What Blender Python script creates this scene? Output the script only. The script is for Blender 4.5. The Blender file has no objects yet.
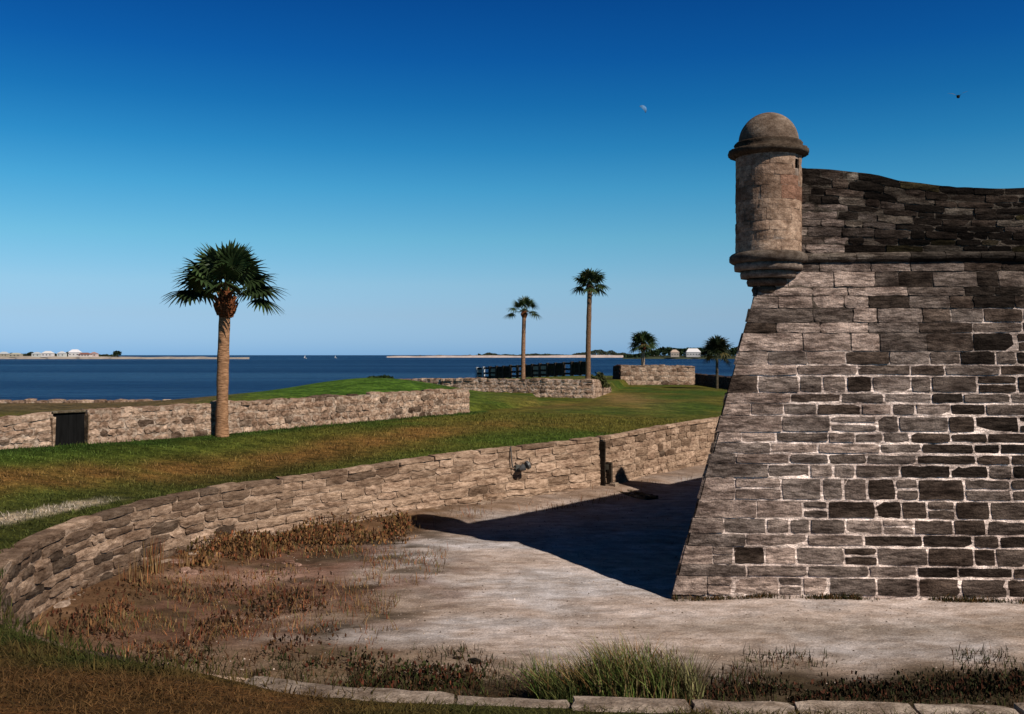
import bpy, bmesh, math, random
import numpy as np
from mathutils import Vector, Matrix

rad = math.radians
SC = bpy.context.scene
COL = SC.collection
EYE = 5.0                    # eye height above the dry moat floor
F = 1000.0                   # focal length in pixels of the 1024 px wide photograph

# ------------------------------------------------------------------ camera
cd = bpy.data.cameras.new("camera")
cam = bpy.data.objects.new("camera", cd)
COL.objects.link(cam)
cam.location = (0, 0, EYE)
cam.rotation_euler = (rad(90 - 0.115), 0, 0)
cd.sensor_width = 36.0
cd.lens = 36.0 * F / 1024.0
cd.clip_start = 0.1
cd.clip_end = 60000
SC.camera = cam

# ------------------------------------------------------------------ sky
SUN_EL, SUN_AZ = rad(41.5), rad(133)        # azimuth clockwise from +Y
world = bpy.data.worlds.new("World")
SC.world = world
world.use_nodes = True
wn, wl = world.node_tree.nodes, world.node_tree.links
bg = wn['Background']
sky = wn.new('ShaderNodeTexSky')
sky.sky_type = 'NISHITA'
sky.sun_disc = False
sky.sun_elevation = SUN_EL
sky.sun_rotation = SUN_AZ
sky.air_density = 1.0
sky.dust_density = 0.3
sky.ozone_density = 4.0
tc = wn.new('ShaderNodeTexCoord')
sx = wn.new('ShaderNodeSeparateXYZ')
wl.new(tc.outputs['Generated'], sx.inputs[0])
rp = wn.new('ShaderNodeValToRGB')           # deep blue above, pale at the horizon; unseen top darkened to cut fill
SKY_STOPS = [(0.002, (0.28, 0.542, 1.102)), (0.015, (0.343, 0.552, 0.983)), (0.04, (0.414, 0.557, 0.817)), (0.0698, (0.444, 0.62, 0.775)), (0.1142, (0.331, 0.657, 0.736)), (0.1628, (0.177, 0.6, 0.726)), (0.2008, (0.085, 0.489, 0.677)), (0.2407, (0.04, 0.377, 0.618)), (0.2829, (0.021, 0.285, 0.581)), (0.3345, (0.014, 0.22, 0.512)),
             (.42, (.006, .06, .14)), (1.0, (.005, .015, .03))]
rp.color_ramp.elements[0].position = 0.0
rp.color_ramp.elements[0].color = (*SKY_STOPS[0][1], 1)
rp.color_ramp.elements[1].position = 1.0
rp.color_ramp.elements[1].color = (*SKY_STOPS[-1][1], 1)
for p, c in SKY_STOPS[1:-1]:
    e = rp.color_ramp.elements.new(p)
    e.color = (*c, 1)
wl.new(sx.outputs[2], rp.inputs[0])
mu = wn.new('ShaderNodeMix')
mu.data_type = 'RGBA'
mu.blend_type = 'MULTIPLY'
mu.inputs[0].default_value = 1.0
wl.new(sky.outputs[0], mu.inputs[6])
wl.new(rp.outputs[0], mu.inputs[7])
wl.new(mu.outputs[2], bg.inputs[0])
bg.inputs[1].default_value = 0.13

sd = bpy.data.lights.new("sun", 'SUN')
sd.energy = 5.0
sd.angle = rad(0.5)
sd.color = (1.0, .91, .81)
sun = bpy.data.objects.new("sun", sd)
COL.objects.link(sun)
SUNV = Vector((math.sin(SUN_AZ) * math.cos(SUN_EL), math.cos(SUN_AZ) * math.cos(SUN_EL), math.sin(SUN_EL)))
sun.rotation_euler = SUNV.to_track_quat('Z', 'Y').to_euler()
sun.location = (30, -30, 40)

SC.view_settings.view_transform = 'Standard'
SC.view_settings.look = 'None'
SC.view_settings.exposure = 0.0
SC.view_settings.gamma = 1.0
SC.render.film_transparent = False
try:
    SC.cycles.max_bounces = 6
    SC.cycles.diffuse_bounces = 1
    SC.cycles.transparent_max_bounces = 8
except Exception:
    pass

# ------------------------------------------------------------------ helpers
rng = np.random.default_rng(7)
random.seed(7)


def at(px, py, z):
    """point where the sight line of pixel px, py meets height z"""
    d = (EYE - z) * F / (py - 355.0)
    return Vector(((px - 512.0) * d / F, d, z))


def atd(px, py, d):
    return Vector(((px - 512.0) * d / F, d, EYE - (py - 355.0) * d / F))


def sstep(a, b, x):
    t = np.clip((np.asarray(x, float) - a) / (b - a), 0, 1)
    return t * t * (3 - 2 * t)


_g = rng.random((64, 64))


def vnoise(x, y):
    """tileable smooth value noise 0..1"""
    x = np.asarray(x, float); y = np.asarray(y, float)
    i = np.floor(x).astype(int); j = np.floor(y).astype(int)
    u = x - i; v = y - j
    u = u * u * (3 - 2 * u); v = v * v * (3 - 2 * v)
    g = lambda a, b: _g[a % 64, b % 64]
    return (g(i, j) * (1 - u) + g(i + 1, j) * u) * (1 - v) + (g(i, j + 1) * (1 - u) + g(i + 1, j + 1) * u) * v


def fbm(x, y, o=4):
    s = 0; a = .5; n = 0
    x = np.asarray(x, float); y = np.asarray(y, float)
    for k in range(o):
        s = s + a * vnoise(x * 2 ** k + 17.3 * k, y * 2 ** k + 9.1 * k); n += a; a *= .5
    return s / n


class MB:
    """collects faces with a colour per vertex, and links them as one mesh object"""
    def __init__(s):
        s.v = []; s.f = []; s.c = []; s.n = 0

    def add(s, verts, faces, col):
        verts = np.asarray(verts, float).reshape(-1, 3)
        k = len(verts)
        col = np.asarray(col, float)
        if col.ndim == 1:
            col = np.tile(col[:3], (k, 1))
        s.v.append(verts); s.c.append(col[:, :3])
        o = s.n
        s.f.extend([tuple(i + o for i in q) for q in faces])
        s.n += k

    def box(s, cx, cy, z0, sx_, sy_, sz, col, rot=0.0, bev=0.0, jit=0.0):
        t = bev
        x, y = sx_ / 2, sy_ / 2
        if t > 0:
            P = []
            for (a, zz) in ((t, 0), (0, t), (0, sz - t), (t, sz)):
                for (i, j) in ((-1, -1), (1, -1), (1, 1), (-1, 1)):
                    P.append((i * (x - a), j * (y - a), zz))
            FC = [(3, 2, 1, 0), (12, 13, 14, 15)]
            for r in range(3):
                for k in range(4):
                    FC.append((r * 4 + k, r * 4 + (k + 1) % 4, r * 4 + 4 + (k + 1) % 4, r * 4 + 4 + k))
        else:
            P = [(i * x, j * y, zz) for zz in (0, sz) for (i, j) in ((-1, -1), (1, -1), (1, 1), (-1, 1))]
            FC = [(3, 2, 1, 0), (4, 5, 6, 7)] + [(k, (k + 1) % 4, 4 + (k + 1) % 4, 4 + k) for k in range(4)]
        P = np.array(P, float)
        if jit:
            P = P + rng.normal(0, jit, P.shape)
        c, n = math.cos(rot), math.sin(rot)
        Q = np.stack([cx + P[:, 0] * c - P[:, 1] * n, cy + P[:, 0] * n + P[:, 1] * c, z0 + P[:, 2]], 1)
        s.add(Q, FC, col)

    def tube(s, pts, radii, col, seg=8, cap=True):
        pts = [Vector(p) for p in pts]
        V = []
        for i, p in enumerate(pts):
            d = (pts[min(i + 1, len(pts) - 1)] - pts[max(i - 1, 0)]).normalized()
            a = d.cross(Vector((0, 1, .013))) if abs(d.y) < .9 else d.cross(Vector((1, 0, 0)))
            a.normalize(); b = d.cross(a)
            for k in range(seg):
                t = 2 * math.pi * k / seg
                V.append(p + (a * math.cos(t) + b * math.sin(t)) * radii[i])
        FC = [(i * seg + k, i * seg + (k + 1) % seg, (i + 1) * seg + (k + 1) % seg, (i + 1) * seg + k)
              for i in range(len(pts) - 1) for k in range(seg)]
        if cap:
            FC += [tuple(reversed(range(seg))), tuple((len(pts) - 1) * seg + k for k in range(seg))]
        s.add([tuple(v) for v in V], FC, col)

    def lathe(s, c, prof, col, seg=48, noise=0.0):
        V = []; C = []
        for (r, z) in prof:
            for k in range(seg):
                t = 2 * math.pi * k / seg
                rr = r * (1 + noise * (rng.random() - .5)) if noise else r
                V.append((c[0] + rr * math.cos(t), c[1] + rr * math.sin(t), z))
        n = len(prof)
        FC = [(i * seg + k, i * seg + (k + 1) % seg, (i + 1) * seg + (k + 1) % seg, (i + 1) * seg + k)
              for i in range(n - 1) for k in range(seg)]
        s.add(V, FC, col)

    def build(s, name, m, parent=None, smooth=False, loc=None):
        V = np.concatenate(s.v); C = np.concatenate(s.c)
        if loc is not None:
            V = V - np.array(loc)
        me = bpy.data.meshes.new(name)
        me.from_pydata(V.tolist(), [], s.f)
        ca = me.color_attributes.new("col", 'FLOAT_COLOR', 'POINT')
        ca.data.foreach_set("color", np.concatenate([C, np.ones((len(C), 1))], 1).astype(np.float32).ravel())
        me.materials.append(m)
        if smooth:
            me.polygons.foreach_set("use_smooth", [True] * len(me.polygons))
        me.update()
        o = bpy.data.objects.new(name, me)
        COL.objects.link(o)
        if parent is not None:
            o.parent = parent
        elif loc is not None:
            o.location = loc
        return o


def tag(o, label=None, cat=None, group=None, kind=None):
    if label: o['label'] = label
    if cat: o['category'] = cat
    if group: o['group'] = group
    if kind: o['kind'] = kind
    return o


def empty(name, loc, label, cat, group=None, rz=0.0):
    o = bpy.data.objects.new(name, None)
    COL.objects.link(o)
    o.location = loc
    o.rotation_euler = (0, 0, rz)
    o.empty_display_size = .2
    return tag(o, label, cat, group)


def dup(root, loc, rz, label, sc=None, group=None):
    r = root.copy(); COL.objects.link(r)
    r.location = loc; r.rotation_euler = (0, 0, rz)
    if sc: r.scale = sc
    r['label'] = label
    if group: r['group'] = group
    for ch in list(root.children):
        c = ch.copy(); COL.objects.link(c); c.parent = r
        for g in list(ch.children):
            d = g.copy(); COL.objects.link(d); d.parent = c
    return r


# ------------------------------------------------------------------ materials
def mat(name, rough=.9, spec=.2, layers=(), bump=(), vcol=True, base=(.3, .3, .3), mult=(1, 1, 1)):
    """layers: (scale xyz, detail, lo, hi, darkest, brightest) multiplies the colour by a stretched noise"""
    m = bpy.data.materials.new(name)
    m.use_nodes = True
    nt = m.node_tree; N, L = nt.nodes, nt.links
    b = N['Principled BSDF']
    b.inputs['Roughness'].default_value = rough
    b.inputs['Specular IOR Level'].default_value = spec
    geo = N.new('ShaderNodeTexCoord')
    if vcol:
        a = N.new('ShaderNodeAttribute'); a.attribute_name = 'col'
        cur = a.outputs['Color']
    else:
        r = N.new('ShaderNodeRGB'); r.outputs[0].default_value = (*base, 1)
        cur = r.outputs[0]

    def noise(sc, det, rgh=.6):
        mp = N.new('ShaderNodeMapping'); mp.inputs['Scale'].default_value = sc
        L.new(geo.outputs['Object'], mp.inputs[0])
        t = N.new('ShaderNodeTexNoise'); t.inputs['Scale'].default_value = 1.0
        t.inputs['Detail'].default_value = det; t.inputs['Roughness'].default_value = rgh
        L.new(mp.outputs[0], t.inputs['Vector'])
        return t.outputs['Fac']
    for (sc, det, lo, hi, dk, br) in layers:
        f = noise(sc, det)
        cr = N.new('ShaderNodeMapRange')
        cr.inputs[1].default_value = lo; cr.inputs[2].default_value = hi
        cr.inputs[3].default_value = 0; cr.inputs[4].default_value = 1
        L.new(f, cr.inputs[0])
        mx = N.new('ShaderNodeMix'); mx.data_type = 'RGBA'
        mx.inputs[6].default_value = (*dk, 1); mx.inputs[7].default_value = (*br, 1)
        L.new(cr.outputs[0], mx.inputs[0])
        mm = N.new('ShaderNodeMix'); mm.data_type = 'RGBA'; mm.blend_type = 'MULTIPLY'
        mm.inputs[0].default_value = 1
        L.new(cur, mm.inputs[6]); L.new(mx.outputs[2], mm.inputs[7])
        cur = mm.outputs[2]
    L.new(cur, b.inputs['Base Color'])
    prev = None
    for (sc, det, st, dist) in bump:
        f = noise(sc, det, .65)
        bp = N.new('ShaderNodeBump')
        bp.inputs['Strength'].default_value = st; bp.inputs['Distance'].default_value = dist
        L.new(f, bp.inputs['Height'])
        if prev is not None:
            L.new(prev, bp.inputs['Normal'])
        prev = bp.outputs[0]
    if prev is not None:
        L.new(prev, b.inputs['Normal'])
    return m


g3 = lambda a: (a, a, a)
M_STONE = mat("coquina stone", .95, .05,
              layers=[((1.1, 1.1, 3.5), 5, .37, .63, (.48, .44, .42), (1.35, 1.32, 1.28)),
                      ((4, 4, 19), 5, .38, .60, (.42, .40, .38), (1.35, 1.33, 1.3)),
                      ((38, 38, 48), 3, .3, .7, g3(.5), g3(1.4))],
              bump=[((3, 3, 9), 5, 1.0, .06), ((22, 22, 34), 4, .9, .03)])
M_TURRET = mat("turret stone", .95, .05,
               layers=[((1.4, 1.4, 2.5), 5, .36, .64, (.58, .52, .48), (1.2, 1.18, 1.15)),
                       ((7, 7, 12), 5, .36, .62, (.62, .58, .55), (1.2, 1.2, 1.2)),
                       ((40, 40, 44), 3, .3, .7, g3(.6), g3(1.3))],
               bump=[((5, 5, 8), 5, .8, .03), ((28, 28, 34), 4, .7, .015)])
M_WALL = mat("moat wall stone", .95, .05,
             layers=[((1.2, 1.2, 4.5), 5, .36, .64, (.62, .56, .52), (1.2, 1.18, 1.15)),
                     ((5, 5, 16), 4, .35, .6, (.58, .54, .5), (1.15, 1.15, 1.15)),
                     ((36, 36, 44), 3, .3, .7, g3(.6), g3(1.3))],
             bump=[((3, 3, 10), 5, 1.0, .05), ((24, 24, 34), 4, .7, .02)])
M_RUBBLE = mat("rubble wall stone", .95, .05,
               layers=[((2.2, 2.2, 4), 5, .38, .6, (.66, .58, .52), (1.15, 1.13, 1.1)),
                       ((9, 9, 12), 4, .4, .6, (.6, .56, .52), g3(1.2))],
               bump=[((6, 6, 10), 5, 1.0, .06)])
M_DIRT = mat("moat floor earth", .95, .1,
             layers=[((.30, .6, 1), 6, .38, .62, (.80, .75, .70), (1.1, 1.1, 1.11)),
                     ((2.0, 3.0, 2), 6, .36, .6, (.76, .71, .66), (1.1, 1.1, 1.1)),
                     ((1.1, 2.2, 1), 7, .485, .515, g3(.86), g3(1.06)),
                     ((26, 26, 26), 4, .34, .66, g3(.72), g3(1.22)), ((90, 90, 90), 2, .35, .65, g3(.75), g3(1.2))],
             bump=[((1.2, 1.8, 1), 6, .8, .10), ((22, 22, 22), 4, .7, .02)])
M_LAWN = mat("lawn turf", .95, .05,
             layers=[((.5, .9, .5), 5, .35, .65, (.68, .72, .65), (1.25, 1.2, 1.2)),
                     ((1.6, 2.2, 2), 6, .38, .62, (.62, .66, .6), (1.3, 1.25, 1.2)), ((6, 8, 6), 5, .36, .64, (.55, .58, .55), (1.35, 1.3, 1.2)),
                     ((24, 24, 24), 3, .3, .7, g3(.45), g3(1.55))],
             bump=[((18, 18, 18), 4, 1.0, .05)])
M_BLADE = mat("grass blades", .8, .1, layers=[((6, 6, 3), 3, .3, .7, g3(.6), g3(1.4))])
M_BARK = mat("palm bark", .95, .05, layers=[((5, 5, 22), 4, .35, .65, (.5, .45, .4), (1.25, 1.2, 1.15))],
             bump=[((7, 7, 26), 4, 1.0, .05)])
M_FROND = mat("palm fronds", .5, .3, layers=[((4, 4, 4), 3, .3, .7, g3(.6), g3(1.4))])
M_LEAF = mat("shore foliage", .9, .05)
M_METAL = mat("painted metal", .45, .4)
M_PLANK = mat("weathered planks", .9, .1, layers=[((9, 9, 2), 4, .35, .65, g3(.6), g3(1.3))])
M_FLAT = mat("house paint", .9, .1)
M_MOON = mat("moon rock", 1.0, 0.0, layers=[((.02, .02, .02), 3, .35, .65, g3(.8), g3(1.1))])

# ------------------------------------------------------------------ the moat wall line
# (x, y, cap height): far behind the bastion, round the left, back in front of the eye
KN = [(34, 80, 2.1), (19.5, 60, 2.1), (8.5, 45, 2.05), (3.55, 37.2, 1.97), (-1.0, 32.8, 1.87), (-3.3, 30.7, 1.76),
      (-5.3, 28.6, 1.62), (-7.0, 26.5, 1.6), (-8.15, 23.9, 1.6), (-8.75, 21, 1.57), (-8.78, 18.4, 1.5),
      (-8.1, 15.9, 1.5), (-6.6, 13.2, 1.58), (-4.6, 11.2, 1.70), (-2.5, 10.15, 1.75), (-.5, 9.82, 1.71),
      (2.4, 9.62, 1.70), (6, 9.5, 1.70), (14, 9.4, 1.7), (24, 9.4, 1.7), (40, 9.2, 1.7)]


def catmull(K, n=14):
    K = np.array(K, float)
    P = np.vstack([2 * K[0] - K[1], K, 2 * K[-1] - K[-2]])
    out = []
    for i in range(1, len(P) - 2):
        for k in range(n):
            t = k / n
            a, b, c, d = P[i - 1], P[i], P[i + 1], P[i + 2]
            out.append(.5 * ((2 * b) + (-a + c) * t + (2 * a - 5 * b + 4 * c - d) * t * t + (-a + 3 * b - 3 * c + d) * t ** 3))
    out.append(P[-2])
    return np.array(out)


class Path:
    """arc-length path; p(s) gives x, y, cap z; n(s) the normal to the left of travel"""
    def __init__(s, pts):
        s.q = np.array(pts, float)
        d = np.hypot(*(np.diff(s.q[:, :2], axis=0).T))
        s.s = np.concatenate([[0], np.cumsum(d)])
        s.len = s.s[-1]

    def p(s, u):
        return [np.interp(u, s.s, s.q[:, k]) for k in range(3)]

    def n(s, u):
        a = np.array(s.p(u + .15)); b = np.array(s.p(u - .15))
        d = a[:2] - b[:2]
        l = np.hypot(d[0], d[1]) + 1e-9
        return -d[1] / l, d[0] / l


MW = Path(catmull(KN))


def near_path(x, y, path=MW):
    """distance to the path, cap height there, arc position and signed side (+ = moat side)"""
    x = np.asarray(x, float).ravel(); y = np.asarray(y, float).ravel()
    Q = path.q
    A, B = Q[:-1, :2], Q[1:, :2]
    best = np.full(len(x), 1e9); cz = np.zeros(len(x)); sd_ = np.zeros(len(x)); px = np.zeros(len(x)); py = np.zeros(len(x)); ss = np.zeros(len(x))
    for i in range(len(A)):
        d = B[i] - A[i]; l2 = d @ d
        t = np.clip(((x - A[i, 0]) * d[0] + (y - A[i, 1]) * d[1]) / l2, 0, 1)
        qx = A[i, 0] + t * d[0]; qy = A[i, 1] + t * d[1]
        ds = np.hypot(x - qx, y - qy)
        m = ds < best
        best[m] = ds[m]; px[m] = qx[m]; py[m] = qy[m]
        cz[m] = (Q[i, 2] + t * (Q[i + 1, 2] - Q[i, 2]))[m]
        ss[m] = (path.s[i] + t * (path.s[i + 1] - path.s[i]))[m]
        cr = d[0] * (y - A[i, 1]) - d[1] * (x - A[i, 0])
        sd_[m] = np.sign(cr)[m]
    return best, cz, ss, sd_, px, py


# travelling from far right round the left to near right the moat lies to the left of travel
# ------------------------------------------------------------------ stone coursing
def block(mb, fn, u0, u1, v0, v1, d, col, nu=4, nv=3, jit=.012, back=-.03, left=None, right=None, rnd=.02, keep_l=False):
    """one dressed stone: front grid standing d proud of the joint, edges rounded and worn"""
    us = np.linspace(0, 1, nu + 1); vs = np.linspace(0, 1, nv + 1)
    P = []; C = []
    tilt = rng.normal(0, .006); tiltv = rng.normal(0, .006)
    for j in range(nv + 1):
        for i in range(nu + 1):
            u = u0 + (u1 - u0) * us[i]; v = v0 + (v1 - v0) * vs[j]
            e = (i in (0, nu)) or (j in (0, nv))
            cnr = (i in (0, nu)) and (j in (0, nv))
            if left is not None:
                u = u + (1 - us[i]) * left(v)
            n = d + rng.normal(0, jit * .35) + tilt * (us[i] - .5) * 2 + tiltv * (vs[j] - .5) * 2
            if e:
                u += rng.normal(0, jit) * (0 if (keep_l and i == 0) else 1); v += rng.normal(0, jit * .8)
                n -= rnd * (.5 + .6 * rng.random()) * (0 if (keep_l and i == 0) else 1)
            if cnr and not (keep_l and i == 0):
                u += (.5 - us[i]) * 2 * jit * 1.4; v += (.5 - vs[j]) * 2 * jit
            P.append((u, v, n))
    n0 = len(P)
    ring = [(i, 0) for i in range(nu)] + [(nu, j) for j in range(nv)] + [(i, nv) for i in range(nu, 0, -1)] + [(0, j) for j in range(nv, 0, -1)]
    ri = [j * (nu + 1) + i for i, j in ring]
    for k in ri:
        P.append((P[k][0], P[k][1], back))
    FC = []
    for j in range(nv):
        for i in range(nu):
            a = j * (nu + 1) + i
            FC.append((a, a + 1, a + nu + 2, a + nu + 1))
    m = len(ri)
    for k in range(m):
        a, b = ri[k], ri[(k + 1) % m]
        FC.append((b, a, n0 + k, n0 + (k + 1) % m))
    W = [fn(*p) for p in P]
    mb.add(W, FC, col)


def lerp(a, b, t):
    return np.asarray(a, float) * (1 - t) + np.asarray(b, float) * t


def wall_run(mb, path, s0, s1, z0f, courses, th, colf, side=1, cap=.22, mortar=(.30, .26, .23), gap=.012,
             wmin=.6, wmax=1.3, batter=.05, cap_len=(.6, 1.1), jit=.014, nu=4, capcol=None, vary=0.0, rough=.02, backing_step=.4):
    """stone wall on a path. side=+1 shows its face to the left of travel. z0f(s) = foot, path z = cap top"""
    def fn(u, v, n):
        x, y, zt = path.p(u); nx, ny = path.n(u)
        z0 = z0f(u)
        z = z0 + v * (zt - cap - z0)
        off = side * (n - batter * (z - z0))
        return (x + nx * off, y + ny * off, z)
    tot = sum(courses); a = 0
    for h in courses:
        va, vb = a / tot, (a + h) / tot
        a += h
        u = s0
        while u < s1 - .05:
            w = wmin + (wmax - wmin) * rng.random()
            if s1 - u - w < .35: w = s1 - u
            um = u + w / 2
            hh = (path.p(um)[2] - cap - z0f(um))
            gv = gap / max(hh, .2)
            c, d = colf(um, (va + vb) / 2)
            block(mb, fn, u + gap, u + w - gap, va + gv, vb - gv, d, c, nu=nu, nv=2 if h / tot * hh < .3 else 3, jit=jit, rnd=rough)
            u += w
    # coping
    def fc(u, v, n):
        x, y, zt = path.p(u); nx, ny = path.n(u)
        off = side * (.015 - batter * 1.5 - v)
        return (x + nx * off, y + ny * off, zt + n)
    u = s0
    while u < s1 - .05:
        w = cap_len[0] + (cap_len[1] - cap_len[0]) * rng.random()
        if s1 - u - w < .35: w = s1 - u
        c, d = (capcol or colf)(u + w / 2, 1.0)
        dz = rng.normal(0, vary)
        block(mb, fc, u + .012, u + w - .012, -.01 + rng.normal(0, .02), th + rng.normal(0, .03), dz, c, nu=nu, nv=3, jit=jit * 1.1, back=-cap + .005, rnd=rough * 1.2)
        u += w
    # core
    ns = max(2, int((s1 - s0) / backing_step))
    S = np.linspace(s0 + .02, s1 - .02, ns + 1)
    V = []; C = []
    for u in S:
        x, y, zt = path.p(u); nx, ny = path.n(u)
        z0 = z0f(u) - .3
        ztc = zt - .05
        for (o, z) in ((0, z0), (-batter * (ztc - z0), ztc), (-th + .05, ztc), (-th + .05, z0)):
            V.append((x + nx * side * o, y + ny * side * o, z))
    FC = []
    for i in range(ns):
        for k in range(4):
            a, b = i * 4 + k, i * 4 + (k + 1) % 4
            FC.append((a, b, b + 4, a + 4) if side > 0 else (b, a, a + 4, b + 4))
    FC += [(0, 1, 2, 3), tuple(ns * 4 + k for k in (3, 2, 1, 0))]
    mb.add(V, FC, mortar)


# ------------------------------------------------------------------ moat floor
def moat_z(x, y):
    d, cz, ss, sdn, _, _ = near_path(x, y)
    z = (fbm(np.ravel(x) * .35 + 3, np.ravel(y) * .35) - .5) * .16
    talus = .20 * sstep(2.2, 0, d) * sstep(8, 14, np.ravel(y)) * sstep(14, 2, np.ravel(x))
    return z + talus - .03


def grid_mesh(xs, ys, zf, colf, name, m):
    X, Y = np.meshgrid(xs, ys)
    Z = zf(X, Y).reshape(X.shape)
    V = np.stack([X.ravel(), Y.ravel(), Z.ravel()], 1)
    nx = len(xs)
    FC = [(j * nx + i, j * nx + i + 1, (j + 1) * nx + i + 1, (j + 1) * nx + i) for j in range(len(ys) - 1) for i in range(nx - 1)]
    mb = MB(); mb.add(V, FC, colf(X.ravel(), Y.ravel()))
    return mb.build(name, m, smooth=True)


def moat_col(x, y):
    x = np.ravel(x); y = np.ravel(y)
    d, cz, ss, sdn, _, _ = near_path(x, y)
    pale, n = None, fbm(x * .3 + 5, y * .45 + 2); n2 = fbm(x * .9 + 40, y * 1.3 + 21)
    pale = np.array([.55, .465, .42]); brown = np.array([.19, .135, .085]); red = np.array([.135, .062, .038]); dark = np.array([.055, .040, .022]); grey = np.array([.49, .45, .44])
    c = np.tile(pale, (len(x), 1))
    mixw = lambda c, k, w: c * (1 - w[:, None]) + k * w[:, None]
    c = mixw(c, grey, sstep(.42, .6, n))
    # brownish to the left and toward the near wall
    left = sstep(.2, -5.0, x + (n - .5) * 7 + (y - 20) * .12)
    c = mixw(c, brown, left * .8)
    c = mixw(c, red, sstep(-1.2, -4.6, x + (n2 - .5) * 6) * .8)
    c = mixw(c, dark, sstep(.48, .60, fbm(x * .9 + 3, y * 1.3 + 70)) * sstep(-.5, -3, x) * .8)
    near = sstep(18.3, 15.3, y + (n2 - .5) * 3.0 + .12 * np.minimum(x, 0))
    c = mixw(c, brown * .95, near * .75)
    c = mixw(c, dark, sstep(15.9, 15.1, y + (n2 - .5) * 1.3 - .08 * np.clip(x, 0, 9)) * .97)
    # damp track along the foot of the rampart
    tr = np.exp(-((y - (18.5 + .25 * np.sin(x * .6) + (n - .5) * 1.2)) / .75) ** 2) * sstep(.5, 4, x)
    c = mixw(c, np.array([.25, .20, .155]), tr * .65)
    c = mixw(c, np.array([.40, .255, .20]), np.clip(np.exp(-(((x + 6.0) / 1.9) ** 2 + ((y - 22.6 - .35 * (x + 6)) / .8) ** 2)) * (n2 * 2.2 - .2), 0, .9))
    # leaf litter and dead weed under the far wall
    c = mixw(c, np.array([.17, .10, .05]), sstep(2.6, .4, d + (n2 - .5) * 2.4) * .7 * sstep(12, 16, y))
    return c


grid_mesh(np.concatenate([np.arange(-12, 14, .16), np.arange(14, 44, .8)]), np.concatenate([np.arange(8, 34, .16), np.arange(34, 84, .5)]),
          moat_z, moat_col, "moat_floor", M_DIRT)['kind'] = 'structure'

# ------------------------------------------------------------------ land around the moat
# field-wall line of the covered way, near left to far right
W1 = [(-22.5, 19.5), (-14.3, 28.2), (-9.6, 34.0), (-1.95, 46.3)]
SHORE = [(-300, 40), (-60, 48), (-16, 51.5), (-9, 60), (-5, 74), (-4, 92), (6, 112), (22, 121), (60, 126), (300, 130)]
W2A, W2B = (-7.4, 66.5), (5.0, 61.5)          # low wall of the water battery


def w1y(x):
    return np.interp(x, [p[0] for p in W1] + [8], [p[1] for p in W1] + [62])


def land_z(x, y):
    x = np.ravel(x); y = np.ravel(y)
    d, cz, ss, sdn, _, _ = near_path(x, y)
    far = cz - .06 + (2.4 - cz) * sstep(0, 7.5, d)
    cap_arc = .10 * sstep(-2.0, -3.4, x) * sstep(20, 14, y)
    near = cz - .07 + cap_arc + np.minimum(.19 * np.maximum(d - .1, 0), 1.75)
    w = sstep(17.5, 13.5, y - .0 * x)
    z = far * (1 - w) + near * w
    z = z + .03 * (fbm(x * .5, y * .5) - .5) * sstep(.3, 2, d)
    # beyond the field wall
    beyond = sstep(.2, 1.6, y - w1y(x)) * (x < 1.5)
    z = z + beyond * .25
    hx, hy = (x + 7.6), (y - 55.0)
    z = z + 1.15 * np.exp(-((hx / 5.6) ** 2 + (hy / 6.0) ** 2)) * sstep(.5, 4, y - w1y(x))
    z = z + .38 * np.exp(-(((x + 13) / 4.5) ** 2 + ((y - 48) / 4.5) ** 2)) * sstep(.5, 4, y - w1y(x))
    # terreplein of the water battery
    px, py = np.array(W2A), np.array(W2B)
    yl = np.interp(x, [W2A[0], W2B[0]], [W2A[1], W2B[1]])
    plat = sstep(.1, .9, y - yl) * sstep(-9.0, -8.2, x) * sstep(5.0 + (y.clip(60, 100) - 61.5) * .2, 4.5 + (y.clip(60, 100) - 61.5) * .2, x)
    z = z * (1 - plat) + (3.05 - .008 * (y - 62)) * plat
    return z


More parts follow.
